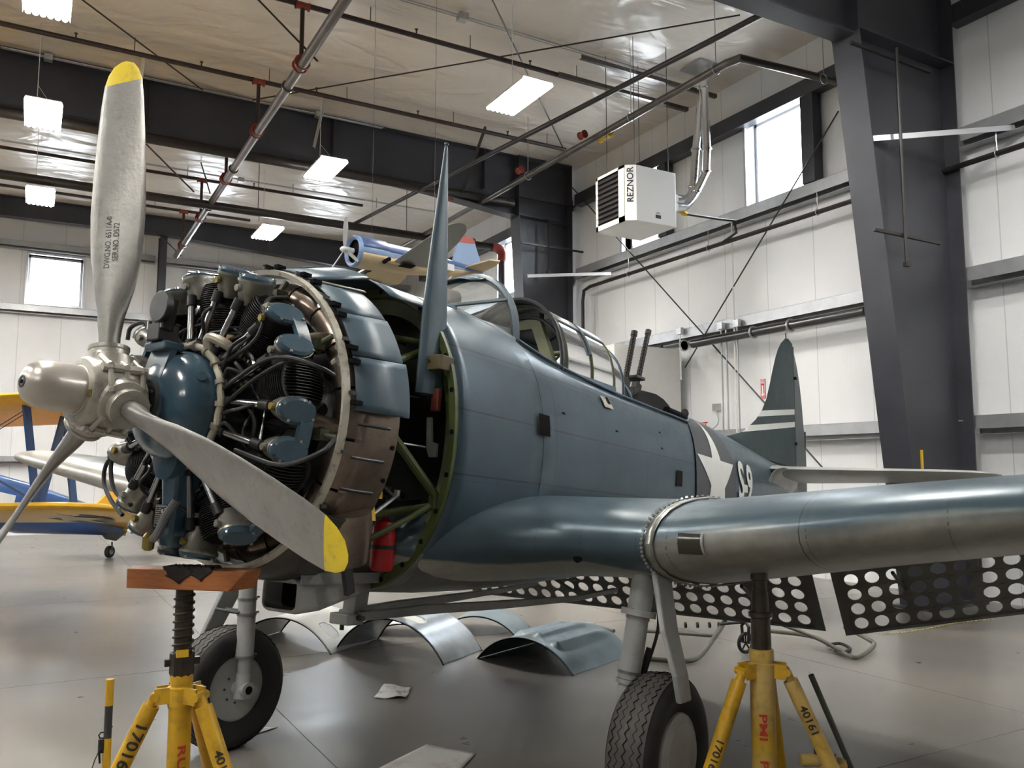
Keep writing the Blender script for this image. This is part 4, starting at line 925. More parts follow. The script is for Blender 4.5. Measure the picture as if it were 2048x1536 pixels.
def wing_ring(s, fil=True):
    xl, zl, c, t = wparam(s); a = abs(s)
    if fil and a < 1.15:
        k = ((1.15 - a) / .6) ** 2; dx = .42 * min(k, 1.4); R = foil(xl - dx, zl - .04 * k, c + dx, t * (c / (c + dx)), s)
        out = []
        for i, p in enumerate(R):
            if i <= 18:
                u = (p.x - xl + dx) / (c + dx); p = p + Vector((0, 0, .045 * k * (4 * max(u, 0) * (1 - min(u, 1))) ** .5 * (.35 + .65 * min(1, u * 2.2))))
            out.append(p)
        return out
    return foil(xl, zl, c, t, s)
m = MA(); m.loft([wing_ring(s) for s in [-1.6, -1.4, -1.15, -1.0, -.85, -.7, -.55, -.3, 0, .3, .45, .55, .62, .7, .78, .85, .92, 1.0, 1.08, 1.15, 1.3, 1.45, 1.6]]); wc = part('wing_centre_section', m, BLUEW, ang=60)
def outer(sg):
    kx = 1.0 if sg > 0 else 1.12
    m = MA(); ss = [1.605, 1.8, 2.0, 2.3, 2.6, 3.2, 3.8, 4.4, 5.0, 5.6, 6.0, 6.25, 6.42, 6.52]
    R = []
    for a in ss:
        r = foil(*wparam(a), a)
        if a > 5.7:
            k = sqrt(max(.02, 1 - ((a - 5.7) / .83) ** 2)); c = sum(r, Vector()) / len(r); r = [Vector((c.x + (p.x - c.x) * k, p.y, c.z + (p.z - c.z) * k)) for p in r]
        R.append([Vector((p.x, 1.605 * sg + (p.y - 1.605) * sg * kx, p.z)) for p in r])
    m.loft(R); return part('outer_wing', m, BLUEW, ang=60)
ow = outer(1); outer(-1)
# joint band with bolts
for sg in (1, -1):
    jr = foil(1.935, -.52, 2.98, .168, 1.6 * sg); idx = list(range(4, 32)); path = [jr[i] for i in idx]
    jb = part('joint_band', MA().loft([[p + Vector((0, -.022 * sg, 0)) for p in path], [p + Vector((0, 0, .0)) + (p - Vector((2.9, 1.6 * sg, -.53))).normalized() * .006 for p in path], [p + Vector((0, .022 * sg, 0)) for p in path]], False, False), mat('band_metal', (.30, .31, .28), .35, metal=.6, var=.15, vscale=12) if sg == 1 else bpy.data.materials['band_metal'], thick=.004)
    if sg == 1:
        for i in range(len(path) - 1):
            for t in (0, .33, .66):
                p = path[i].lerp(path[i + 1], t); n_ = (p - Vector((2.9, 1.6, -.53))); n_.y = 0; n_.normalize()
                if (path[i + 1] - path[i]).length > .02: part('band_bolt', MA().lathe([(-.002, .009), (.009, .008)], p + Vector((0, -.035, 0)) + n_ * .004, n_, 7), bpy.data.materials['band_metal'], jb, sm=False)
# leading edge window, hole
def on_le(px, py, sg_s): pass
def wing_patch(px, py, s_, w, h, name, material, off):
    q = LOC(px, py, s=s_); m = MA()
    def f(u, v):
        s = q.y + u * w / 2; z = q.z + v * h / 2; R = foil(*wparam(s), s, n=60); 
        # forward-most point of the section at this height
        best = min((abs(p.z - z), p.x) for p in R if p.x < wparam(s)[0] + .6); return Vector((best[1] - off, s + 0, z - 0))
    m.grid(f, [-1, -.33, .33, 1], [-1, -.5, 0, .5, 1]); return obj(name, m, material, ow, ang=60)
wing_patch(1384, 1088, 1.80, .115, .10, 'landing_light_window', mat('smoked_window', (.05, .045, .035), .15), .007)
wing_patch(1403, 1088, 1.86, .012, .11, 'window_rim', GULL, .009)
def cw_patch(px, py, s_, r, name, material):
    q = LOC(px, py, s=s_); R = foil(*wparam(1.3), 1.3, n=60); best = min((abs(p.z - q.z), p.x) for p in R if p.x < 2.5)
    return obj(name, MA().lathe([(0, r), (.03, r * .9)], Vector((best[1] - .008, q.y, q.z)), (1, 0, .25), 16), material, wc)
cw_patch(1173, 1117, 1.15, .024, 'air_hole', DARKIN)
# belly panel under the nose of the centre section
m = MA(); R_ = [LOC(860, 1140, s=.95), LOC(935, 1121, s=.98), LOC(1000, 1130, s=1.05), LOC(1080, 1140, s=1.1)]
# ---------------------------------------------------------------- perforated dive flaps
def perforated(c00, c10, c01, c11, nu, nv, rr_=.36, mu=.5, mv=.5, n=14):
    """plate between four corners with nu x nv round holes"""
    m = MA(); c00, c10, c01, c11 = map(Vector, (c00, c10, c01, c11))
    Lu = (c10 - c00).length; Lv = (c01 - c00).length
    def P(u, v): return c00.lerp(c10, u).lerp(c01.lerp(c11, u), v)
    U = nu + 2 * mu; V = nv + 2 * mv
    r = min(Lu / U, Lv / V) * rr_ * 1.0
    for i in range(nu):
        for j in range(nv):
            cu, cv = (i + mu + .5) / U, (j + mv + .5) / V; o = len(m.v)
            for k in range(n):
                a = 2 * pi * (k + .5) / n; m.v.append(P(cu + r / Lu * cos(a), cv + r / Lv * sin(a)))
            for k in range(n):
                a = 2 * pi * (k + .5) / n; ca, sa = cos(a), sin(a); q = .5 / max(abs(ca), abs(sa)); m.v.append(P(cu + q * ca / U, cv + q * sa / V))
            for k in range(n): k2 = (k + 1) % n; m.f.append((o + k, o + k2, o + n + k2, o + n + k))
            # corner fill
            for (sx_, sz_) in ((1, 1), (-1, 1), (-1, -1), (1, -1)):
                c = P(cu + .5 * sx_ / U, cv + .5 * sz_ / V); ids = sorted(range(n), key=lambda k: (m.v[o + n + k] - c).length)[:2]
                m.v.append(c); m.f.append((o + n + ids[0], o + n + ids[1], len(m.v) - 1))
    def quad(u0, v0, u1, v1): o = len(m.v); m.v.extend([P(u0, v0), P(u1, v0), P(u1, v1), P(u0, v1)]); m.f.append((o, o + 1, o + 2, o + 3))
    quad(0, 0, 1, mv / V); quad(0, 1 - mv / V, 1, 1); quad(0, mv / V, mu / U, 1 - mv / V); quad(1 - mu / U, mv / V, 1, 1 - mv / V)
    return m
FLAPM = mat('taupe_flap_paint', (.21, .20, .18), .5, var=.1, vscale=6)
FLAPG = mat('grey_flap_paint', (.16, .158, .148), .5, var=.1, vscale=6)
part('centre_dive_flap', perforated((4.30, -1.55, -.69), (4.30, 1.70, -.69), (4.62, -1.55, -1.10), (4.63, 1.70, -1.10), 22, 4, .40, mv=.2), FLAPG, sm=False, thick=.006, recalc=False)
part('outer_dive_flap', perforated((4.24, 1.84, -.67), (3.86, 5.0, -.04), (4.55, 1.86, -1.11), (4.12, 5.0, -.36), 22, 4, .40, mu=.4, mv=.2), FLAPM, sm=False, thick=.006, recalc=False)
part('outer_dive_flap', perforated((4.24, -1.84, -.67), (3.86, -5.0, -.04), (4.55, -1.86, -1.11), (4.12, -5.0, -.36), 22, 4, .40, mu=.4, mv=.2), FLAPM, sm=False, thick=.006, recalc=False)
for s_ in (1.3, .5, -.4, -1.2): part('flap_actuator', MA().tube([(4.0, s_, -.80), (4.52, s_, -.98)], .014, 6), DGREY)
for s_ in (2.3, 3.2, 4.1): part('flap_actuator', MA().tube([(3.95, s_, -.72 + .119 * (s_ - 1.6)), (4.46, s_, -.88 + .12 * (s_ - 1.6))], .012, 6), DGREY)
# ---------------------------------------------------------------- tail
fp = [LOC(*q, s=0) for q in ((1450, 872), (1475, 868), (1500, 853), (1520, 828), (1531, 805), (1539, 770), (1546, 735), (1553, 705), (1560, 688), (1571, 676))]
hp = LOC(1579, 682, s=0)
LE_ = [(p.z, p.x) for p in fp]
def le_x(z):
    for (a, xa), (b, xb) in zip(LE_, LE_[1:]):
        if z <= b: return xa + (xb - xa) * max(0, (z - a) / (b - a + 1e-9))
    return LE_[-1][1]
tp = [LOC(*q, s=0) for q in ((1613, 950), (1611, 900), (1606, 850), (1602, 800), (1596, 750), (1588, 710), (1580, 685), (1571, 676))]
TE_ = [(p.z, p.x) for p in tp]
def te_x(z):
    for (a, xa), (b, xb) in zip(TE_, TE_[1:]):
        if z <= b: return xa + (xb - xa) * max(0, (z - a) / (b - a + 1e-9))
    return TE_[-1][1]
ztip = fp[-1].z; XH = 9.30
def lens(x0, x1, z, th, sharp_front=False, n=8):
    up = []; 
    for k in range(n + 1):
        u = k / n; y = th * ((u ** .5) * (1 - u) * 1.9 if not sharp_front else (1 - u)); up.append((x0 + (x1 - x0) * u, y))
    return up
def vsurf(xa, xb, z, tha, thb):
    n = 8; P = [(xa + (xb - xa) * k / n) for k in range(n + 1)]; ta = [tha + (thb - tha) * (k / n) for k in range(n + 1)]
    return [Vector((x, t, z)) for x, t in zip(P, ta)] + [Vector((x, -t, z)) for x, t in zip(P[::-1], ta[::-1])]
zs = [LE_[0][0] - .15, LE_[0][0], .62, .66, .72, .8, .95, 1.1, 1.25, 1.45, 1.65, 1.85, 1.98, 2.08, 2.15, ztip - .008]
zs = [z for z in sorted(set(zs)) if z > LE_[0][0] - .2]
def fth(z): return .055 * (1 - .55 * (z - .5) / 1.7)
m = MA()
def finring(z):
    xa, xb = le_x(z), min(XH, max(te_x(z) - .02, le_x(z) + .02)); n = 10; th = fth(z); P = []
    for k in range(n + 1):
        u = k / n; P.append((xa + (xb - xa) * u, th * (min(1, (u * 1.6)) ** .5) if u < .625 else th))
    return [Vector((x, t, z)) for x, t in P] + [Vector((x, -t, z)) for x, t in P[::-1]]
m.loft([finring(z) for z in zs]); part('tail_fin', m, BLUEF, ang=60)
m = MA(); zr = [.15, .3, .5, .8, 1.1, 1.4, 1.65, 1.85, 1.98, 2.06, 2.12]
def rudring(z):
    xa, xb = XH + .022, max(te_x(z), XH + .05); th = fth(z) * .95; n = 6; P = [(xa + (xb - xa) * k / n, th * (1 - (k / n)) + .004) for k in range(n + 1)]
    return [Vector((x, t, z)) for x, t in P] + [Vector((x, -t, z)) for x, t in P[::-1]]
m.loft([rudring(z) for z in zr]); rd = part('rudder', m, mat('rudder_fabric_paint', (.075, .095, .10), .5, var=.06), ang=60)
for q in ((1578, 750), (1584, 885)): p = LOC(*q, s=.05); part('rudder_hinge', MA().box((XH + .01, 0, p.z), (.05, .13, .035)), DARKIN, rd, sm=False)
part('rudder_tab', MA().box(LOC(1609, 880, s=0), (.03, .03, .22)), DGREY, rd, sm=False)
part('fin_aerial', MA().tube([LOC(1572, 677, s=0), LOC(1571, 668, s=0), LOC(1573, 657, s=0)], .009, 6), ROD)
def stab(sg):
    R = []
    for s_, xl, xt, z, th in ((.04, 7.85, 9.35, .36, .075), (.3, 7.95, 9.35, .355, .07), (1.0, 8.12, 9.33, .355, .06), (1.8, 8.32, 9.28, .36, .05), (2.2, 8.48, 9.2, .362, .04), (2.4, 8.7, 9.1, .365, .02), (2.44, 8.85, 9.0, .365, .008)):
        n = 8; P = [(xl + (xt - xl) * k / n, th * min(1, (k / n) * 3) ** .5) for k in range(n + 1)]
        R.append([Vector((x, s_ * sg, z + t)) for x, t in P] + [Vector((x, s_ * sg, z - t)) for x, t in P[::-1]])
    part('stabilizer', MA().loft(R), GULL, ang=60)
    R = []
    for s_, xt, th in ((.12, 9.80, .055), (1.0, 9.78, .05), (1.9, 9.6, .04), (2.3, 9.4, .02)):
        R.append([Vector((9.37 - (.1 if s_ > 1.8 else 0), s_ * sg, .36 + th)), Vector((xt, s_ * sg, .36)), Vector((9.37 - (.1 if s_ > 1.8 else 0), s_ * sg, .36 - th))])
    part('elevator', MA().loft(R), GULL, ang=40)
stab(1); stab(-1)
for sg in (1, -1):
    m = MA(); m.grid(lambda x, v: Vector((x, sg * (interp(FT, x)[0] * .9 + (.20 * v * v)), .36 - (.30 * (1 - v) ** 2) * (1 if x < 9 else .5))), [7.75, 8.0, 8.4, 8.9, 9.3], [0, .25, .5, .75, 1]); part('tail_fillet', m, GULL, thick=.008)
tw = W((9.0, 0, -.4)); tz = tw.z
p = part('tail_wheel_fork', MA().tube([(8.55, 0, .0), (8.9, 0, -.62), (8.9, 0, -.95)], .03, 8), GULL)
# ================================================================== ENGINE
def rad(a): return Vector((0, sin(a), cos(a)))          # angle from the top, towards port
def tan_(a): return Vector((0, cos(a), -sin(a)))
AXX = Vector((1, 0, 0))
part('crankcase', MA().lathe([(-.14, .16), (-.13, .27), (.0, .30), (.16, .30), (.2, .27), (.36, .26)], (.55, 0, 0), AXX, 36), CASTD)
nc = part('nose_case', MA().lathe([(0, .10), (.01, .115), (.03, .122), (.042, .16), (.06, .195), (.09, .226), (.125, .244), (.165, .254), (.20, .258), (.26, .262)], (.155, 0, 0), AXX, 40), ENGB)
part('nose_flange', MA().lathe([(0, .085), (.005, .118), (.028, .118), (.03, .085)], (.145, 0, 0), AXX, 28), DGREY, nc)
part('thrust_seal', MA().lathe([(-.02, .06), (0, .085), (.035, .09), (.06, .06)], (.10, 0, 0), AXX, 28), CRM)
for k in range(10):
    a = 2 * pi * k / 10; part('flange_nut', MA().lathe([(0, .009), (.012, .009)], Vector((.133, 0, 0)) + rad(a) * .102, AXX, 6), DGREY, nc)
part('brass_plug', MA().lathe([(0, .024), (-.03, .022)], Vector((.27, 0, 0)) + rad(radians(100)) * .232, (-.5, 1, -.15), 6), BRASS, nc)
part('brass_plug', MA().lathe([(0, .024), (.02, .022)], Vector((.30, 0, 0)) + rad(radians(62)) * .24, (-.5, 1, .3), 10), ENGB, nc)
# case joint flange with its ears and ribs
part('case_rib', MA().bar((.2, 0, .10), (.24, 0, .25), .03, .16, (0, 1, 0)), ENGB, nc)
part('governor_pad', MA().box((.235, .0, .255), (.10, .17, .04)), ENGB, nc, sm=False, bevel=.01)
gv = part('governor', MA().box((.22, .0, .315), (.10, .10, .08)), BLKF, sm=False, bevel=.006)
part('governor_disc', MA().lathe([(0, .068), (.004, .072), (.03, .072), (.034, .066)], (.155, .045, .425), AXX, 28), BLKF, gv)
part('governor_neck', MA().lathe([(0, .035), (.14, .035)], (.21, .03, .33), (0, .15, 1), 14), BLKF, gv)
for s_ in (-.05, .05): part('governor_bolt', MA().lathe([(0, .01), (.04, .01)], (.18, s_, .33), (0, 0, 1), 8), CHRM, gv)
# sump with the data plate
sp_ = part('oil_sump', MA().loft([[Vector((.385 + x * .8, s_ + .01, z)) for x, s_ in ((-.07 * k, -.062 * k), (-.09 * k, 0), (-.07 * k, .062 * k), (.09 * k, .062 * k), (.09 * k, -.062 * k))] for z, k in ((-.24, 1.25), (-.34, 1.0), (-.44, .85), (-.56, .9), (-.64, .75))]), ENGB, bevel=.012, ang=50)
part('sump_front_cover', MA().lathe([(0, .02), (.006, .095), (.06, .10)], (.29, .01, -.245), AXX, 24), ENGB, sp_)
q = Vector((.316, .0, -.50)); part('data_plate', MA().box(q, (.004, .085, .10)), mat('plate_black', (.02, .02, .02), .35), sp_, sm=False)
pl_ = MA()
rr = random.Random(11)
for i in range(9):
    z = q.z + .040 - i * .0092; y = q.y - .036
    while y < q.y + .034:
        w_ = rr.uniform(.006, .018)
        if rr.random() < .8 and not (1 < i < 4 and y > q.y + .0): pl_.bb((q.x - .0035, y, z), (q.x - .0025, min(y + w_, q.y + .036), z + .0035))
        y += w_ + .003
pl_.bb((q.x - .0035, q.y + .004, q.z + .012), (q.x - .0025, q.y + .018, q.z + .03))
for a_, b_ in (((-.041, -.048), (.041, -.0465)), ((-.041, .0465), (.041, .048)), ((-.041, -.048), (-.0395, .048)), ((.0395, -.048), (.041, .048))): pl_.bb((q.x - .0035, q.y + a_[0], q.z + a_[1]), (q.x - .0025, q.y + b_[0], q.z + b_[1]))
obj('plate_engraving', pl_, mat('plate_silver', (.5, .5, .46), .4), sp_, sm=False)
part('drain_fitting', MA().lathe([(-.03, .012), (-.02, .026), (.03, .028), (.05, .014)], (.29, -.03, -.625), (0, 0, 1), 10), BRASS)
part('drain_hose', MA().tube(smooth_path([(.28, .02, -.60), (.27, .07, -.57), (.27, .12, -.49), (.29, .15, -.43)], 5), .019, 10), mat('grey_hose', (.13, .13, .135), .5))
# ignition manifold ring round the nose case
rg = part('ignition_manifold', MA().tube([Vector((.36, 0, 0)) + rad(2 * pi * k / 64) * (.288 + .004 * sin(k * 1.7)) for k in range(65)], .017, 10, cap=False), CRM)
for k in range(18): part('manifold_clip', coupling(Vector((.40, 0, 0)) + rad(2 * pi * (k + .5) / 18) * .335, tan_(2 * pi * (k + .5) / 18), .026, .03).xf(Matrix.Identity(4)) if False else MA().join(coupling(Vector((.36, 0, 0)) + rad(2 * pi * (k + .5) / 18) * .288, tan_(2 * pi * (k + .5) / 18), .020, .022)), CRM, rg)
part('manifold_elbow', MA().tube(smooth_path([Vector((.37, 0, 0)) + rad(radians(30)) * .29, Vector((.35, 0, 0)) + rad(radians(28)) * .35, Vector((.38, 0, 0)) + rad(radians(40)) * .37, Vector((.46, 0, 0)) + rad(radians(46)) * .35], 5), .024, 10), CRM, rg)
def finned(rings_, r_of, c, ax, a0, a1, pitch=.0088, th=.0022, n=30, flat=1.0, axs=None):
    m = MA(); k = 0; h = a0
    prof = []
    while h < a1:
        R = r_of(h); prof += [(h, R * .84), (h + pitch * .45, R * .84), (h + pitch * .5, R), (h + pitch * .5 + th, R)]; h += pitch
    prof.append((a1, r_of(a1) * .84)); return m.lathe(prof, c, ax, n)
def cylinder(k):
    a = radians(40 * k); R, T_ = rad(a), tan_(a); c0 = Vector((.555, 0, 0))
    cy = part('engine_cylinder', finned(None, lambda h: .106, c0, R, .27, .435), BLKF, ang=25)
    part('cylinder_base', MA().lathe([(.25, .11), (.272, .11), (.272, .092)], c0, R, 24), CASTD, cy)
    hd = lambda h: .122 + .020 * sin((h - .435) / .19 * pi)
    part('cylinder_head', finned(None, hd, c0, R, .435, .605, .0105, .003), BLKF, cy, ang=25)
    part('head_dome', MA().lathe([(.59, .10), (.605, .085), (.615, .05), (.62, .01)], c0, R, 24), BLKF, cy)
    hp_ = MA()
    for i in range(19):
        t = -.126 + .252 * i / 18; w_ = .128 * sqrt(max(.05, 1 - (t / .14) ** 2)); h_ = .545 + .105 * sqrt(max(.02, 1 - (t / .145) ** 2)); c = c0 + T_ * t
        prof_ = [c + R * .50 + AXX * w_, c + R * .58 + AXX * w_] + [c + AXX * w_ * cos(q) + R * (.58 + (h_ - .58) * sin(q)) for q in (.5, 1.0, 1.57, 2.14, 2.64)] + [c + R * .58 - AXX * w_, c + R * .50 - AXX * w_]
        hp_.prism(prof_, T_ * .0028)
    part('head_fins', hp_, BLKF, cy, sm=False)
    for sg in (1, -1):
        # rocker box: a skewed drum leaning out from the head, its lid facing away from the hub
        ba = a + sg * radians(12.0); Rb, Tb = rad(ba), tan_(ba); c = Vector((.465, 0, 0)) + Rb * .622
        axb = (R * 0.86 + T_ * sg * .32 + AXX * -.12).normalized()
        u = (AXX - axb * AXX.dot(axb)).normalized(); v = axb.cross(u)
        def oval(h, rx, ry): return [c + axb * h + u * (rx * cos(t) + .012) + v * ry * sin(t) for t in [2 * pi * j / 20 for j in range(20)]]
        rbm = BLKF if (k in (1, 2) and sg == -1 and k == 1) else ENGG
        rb = part('rocker_box', MA().loft([oval(-.075, .062, .040), oval(-.03, .082, .052), oval(.025, .088, .056), oval(.034, .096, .062), oval(.045, .096, .062)]), ENGG if not (k == 1 and sg == 1) else BLKF, cy)
        part('rocker_cover', MA().loft([oval(.045, .094, .060), oval(.058, .092, .058), oval(.068, .080, .047)]), ENGB, rb, sm=True, ang=30)
        for t in (.5, 2.1, 3.6, 5.2): part('cover_nut', MA().lathe([(0, .008), (.01, .008)], c + axb * .058 + u * (.085 * cos(t) + .012) + v * .052 * sin(t), axb, 6), CHRM, rb)
        part('rocker_shaft_nut', MA().lathe([(0, .018), (.016, .016)], c + axb * .0 - u * .075, -u, 8), BRASS if sg == 1 else ENGG, rb)
        # pushrod tube
        p0 = Vector((.385, 0, 0)) + rad(a + sg * radians(6.5)) * .285; p1 = c - axb * .062 - u * .062
        pr = part('pushrod_tube', MA().tube([p0, p1], .0165, 12), CHRM, cy)
        d = (p1 - p0).normalized()
        part('tube_gland', MA().tube([p1 - d * .045, p1 + d * .01], .024, 12), BLKR, cy); part('tube_gland', MA().tube([p0 - d * .01, p0 + d * .04], .025, 12), BLKR, cy)
    # spark plug leads
    for off, sgn in ((.012, 1), (-.012, -1)):
        s0 = Vector((.37, 0, 0)) + rad(a + radians(15) * sgn + .05) * .30
        pa = a + radians(9) * sgn
        s3 = Vector((.42, 0, 0)) + rad(pa) * .50 if sgn > 0 else Vector((.70, 0, 0)) + rad(a + radians(13)) * .53
        s1 = Vector((.36, 0, 0)) + rad(a + radians(15) * sgn) * .37; s2 = (s1 + s3) / 2 + Vector((-.045, 0, 0)) + T_ * .02 * sgn
        part('ignition_lead', MA().tube(smooth_path([s0, s1, s2, s3], 5), .0085, 7), BLKR, cy)
        if sgn > 0: part('spark_plug', MA().tube([s3, s3 + Vector((.05, 0, 0)) + R * .0], .012, 8), mat('plug_metal', (.45, .43, .38), .4, metal=.5) if 'plug_metal' not in bpy.data.materials else bpy.data.materials['plug_metal'], cy)
    # intake pipe behind and deflector between cylinders
    aj = a + radians(20)
    part('intake_pipe', MA().tube(smooth_path([Vector((.80, 0, 0)) + rad(a + .1) * .26, Vector((.78, 0, 0)) + rad(a + .16) * .42, Vector((.72, 0, 0)) + rad(a + .14) * .53], 4), .036, 10), BLKF, cy)
    part('air_deflector', MA().grid(lambda r, x: Vector((x, 0, 0)) + rad(aj) * r, [.34, .45, .56, .62], [.56, .62, .68]), BLKF, cy, thick=.003)
    # drain link joining the neighbouring rocker boxes
    l0, l1 = a + radians(13), a + radians(27)
    P = [Vector((.52, 0, 0)) + rad(l0 + (l1 - l0) * t / 4) * (.678 + .0 * t) for t in range(5)]
    lk = MA()
    o = 0; lk.loft([[p + AXX * .035 + rad(l0) * .012, p + AXX * -.035 + rad(l0) * .012, p + AXX * -.035 - rad(l0) * .010, p + AXX * .035 - rad(l0) * .010] for p in P]); part('rocker_link', lk, ENGB, cy, ang=30)
    return cy
for k in range(9): cylinder(k)
part('wood_wedge', MA().box(Vector((.47, 0, 0)) + rad(radians(22)) * .36, (.05, .16, .025)), mat('light_wood', (.36, .22, .08), .6, var=.15), sm=False)
rr = random.Random(3)
COPP = mat('copper_line', (.28, .09, .035), .4, metal=.6, var=.2)
for k in range(26):      # small oil lines and cables crowding the crankcase front
    a = rr.uniform(0, 2 * pi); r0 = rr.uniform(.30, .40); p = [Vector((.45 + rr.uniform(-.03, .05), 0, 0)) + rad(a + t * rr.uniform(.1, .22)) * (r0 + .035 * t + rr.uniform(-.02, .02)) for t in range(4)]
    part('oil_line', MA().tube(smooth_path(p, 4), rr.choice((.006, .009, .012)), 6), rr.choice((BLKR, BLKR, CASTD, COPP, CHRM, BLKR)))
for k in range(30):
    a = rr.uniform(0, 2 * pi); c = Vector((.46 + rr.uniform(0, .05), 0, 0)) + rad(a) * rr.uniform(.30, .38)
    part('small_fitting', MA().lathe([(0, .014), (.02, .014), (.022, .009), (.045, .009)], c, (-1, rr.uniform(-.5, .5), rr.uniform(-.5, .5)), 6), rr.choice((CHRM, BRASS, CASTD, CASTD, COPP)))
ck = LOC(522, 640, x=.44); part('oil_cooler_element', MA().loft([[ck + Vector((-.005 + .03 * x, y, z)) for x, y, z in ((0, -.03, -.06), (1, -.03, -.06), (1, .03, -.03), (0, .03, -.03))], [ck + Vector((-.005 + .03 * x, y, z)) for x, y, z in ((0, -.01, .07), (1, -.01, .07), (1, .045, .08), (0, .045, .08))]]), mat('pale_green_paint', (.30, .31, .22), .5), sm=False, bevel=.006)
for pts in ([(430, 790), (520, 725), (575, 715), (640, 735), (668, 750)], [(425, 830), (500, 765), (560, 728), (600, 718)], [(430, 735), (500, 690), (525, 650), (535, 600), (575, 595)], [(470, 900), (560, 930), (640, 905), (668, 880)]):
    xs_ = [.36, .38, .40, .47, .56]
    part('ignition_harness', MA().tube(smooth_path([LOC(*q, x=xs_[min(i, 4)]) for i, q in enumerate(pts)], 5), .0095, 7), BLKR)
for pts in ([(255, 680), (262, 655), (290, 645), (300, 668)], [(232, 905), (212, 930), (208, 965), (222, 1000), (245, 1030)], [(268, 900), (228, 912), (222, 950), (232, 985), (262, 1010)]):
    part('ignition_harness', MA().tube(smooth_path([LOC(*q, x=.42) for q in pts], 5), .011, 7), BLKR)
# ---------------------------------------------------------------- cowl support ring, collector, flaps
rg2 = part('cowl_support_ring', MA().loft([[Vector((x, 0, 0)) + rad(t) * r for t in [2 * pi * j / 96 for j in range(96)]] for x, r in ((.665, .738), (.70, .746), (.705, .735), (.69, .716), (.675, .716), (.665, .738))], True, False), RINGC, ang=50)
for k in range(18):
    a = radians(20 * k + 4); part('ring_bracket', MA().box(Vector((.70, 0, 0)) + rad(a) * .757, (.03, .014, .016)), DGREY, rg2, sm=False); 
    if k % 3 == 0: part('ring_lug', MA().lathe([(0, .018), (-.03, .014)], Vector((.68, 0, 0)) + rad(a + .12) * .70, rad(a + .12), 8), RINGC, rg2)
for k in range(9):
    a = radians(40 * k + 20); part('ring_stay', MA().tube([Vector((.69, 0, 0)) + rad(a) * .70, Vector((.66, 0, 0)) + rad(a) * .60], .014, 8).box(Vector((.665, 0, 0)) + rad(a) * .62, (.05, .05, .05)), mat('olive_fitting', (.10, .11, .06), .5, var=.3) if k == 0 else bpy.data.materials['olive_fitting'])
# exhaust collector: a fat segmented ring of stained metal
seg = 18
for k in range(seg):
    t0, t1 = radians(360 / seg * k + .6), radians(360 / seg * (k + 1) - .6); R = []
    for j in range(7):
        t = t0 + (t1 - t0) * j / 6; e = 1.0 + (.035 if j in (0, 6) else 0) - .03 * abs(j - 3) / 3
        R.append([Vector((.845, 0, 0)) + rad(t) * .625 + (AXX * cos(q) * .115 + rad(t) * sin(q) * .085) * e for q in [2 * pi * i / 16 for i in range(16)]])
    part('exhaust_segment', MA().loft(R), EXHB, ang=50)
for k in range(9):
    a = radians(40 * k + 8); part('exhaust_stub', MA().tube(smooth_path([Vector((.62, 0, 0)) + rad(a + .12) * .54, Vector((.70, 0, 0)) + rad(a + .14) * .60, Vector((.80, 0, 0)) + rad(a + .14) * .62], 4), .044, 12), EXHB)
sk = MA(); sk.loft([[Vector((x, 0, 0)) + rad(t) * r for t in [radians(86) + radians(186) * j / 60 for j in range(61)]] for x, r in ((.80, .700), (.86, .715), (.98, .725), (1.035, .735), (1.038, .71))], False, False)
es = part('inner_cowl_skirt', sk, EXHB, thick=.004, ang=50)
for k in range(14):
    a = radians(88 + 12.5 * k); part('skirt_hole', MA().lathe([(0, .011), (.006, .011)], Vector((1.012, 0, 0)) + rad(a) * .733, rad(a), 10), DARKIN, es)
    part('skirt_bead', MA().tube([Vector((x, 0, 0)) + rad(a + .1) * r for x, r in ((.80, .700), (.86, .714), (.985, .724))], .008, 8), bpy.data.materials['dark_grey_metal'], es)
part('exhaust_outlet', MA().lathe([(0, .10), (.08, .105), (.16, .095), (.26, .08), (.27, .06)], LOC(700, 1020, x=.93), (.35, -.25, -1), 20), EXHB)
lower = part('lower_shroud', MA().loft([[Vector((x, 0, 0)) + rad(t) * r for t in [radians(128) + radians(90) * j / 30 for j in range(31)]] for x, r in ((.70, .735), (.95, .79), (1.02, .79))], False, False), mat('sooty_shroud', (.055, .052, .048), .45, metal=.4, var=.3), thick=.005, ang=50)
# cowl flaps still fitted on the port shoulder
def cowlflap(a0, a1, open_, x0=.725, ln=.31, name='cowl_flap'):
    m = MA(); n = 7
    m.grid(lambda x, j: Vector((x0 + ln * x * cos(open_), 0, 0)) + rad(radians(a0 + (a1 - a0) * j / n)) * (.758 + ln * x * sin(open_)), [0, .5, 1], range(n + 1)); f = part(name, m, BLUEP, thick=.008, ang=50)
    for t in (.12, .88):
        a = radians(a0 + (a1 - a0) * t); part('flap_hinge', MA().box(Vector((x0 - .005, 0, 0)) + rad(a) * .765, (.05, .03, .02)), DARKIN, f, sm=False)
    return f
cowlflap(70.3, 89.5, .13); cowlflap(51, 69.6, .10, ln=.30); cowlflap(31, 50.3, .08, ln=.30); cowlflap(8, 29, .30, ln=.36); cowlflap(-14, 6, .34, ln=.34)
part('flap_edge_strip', MA().grid(lambda x, j: Vector((.73 + .33 * x, 0, 0)) + rad(radians(29.6 + 1.6 * j)) * (.765 + .03 * x), [0, 1], [0, 1]), CRM, thick=.006)
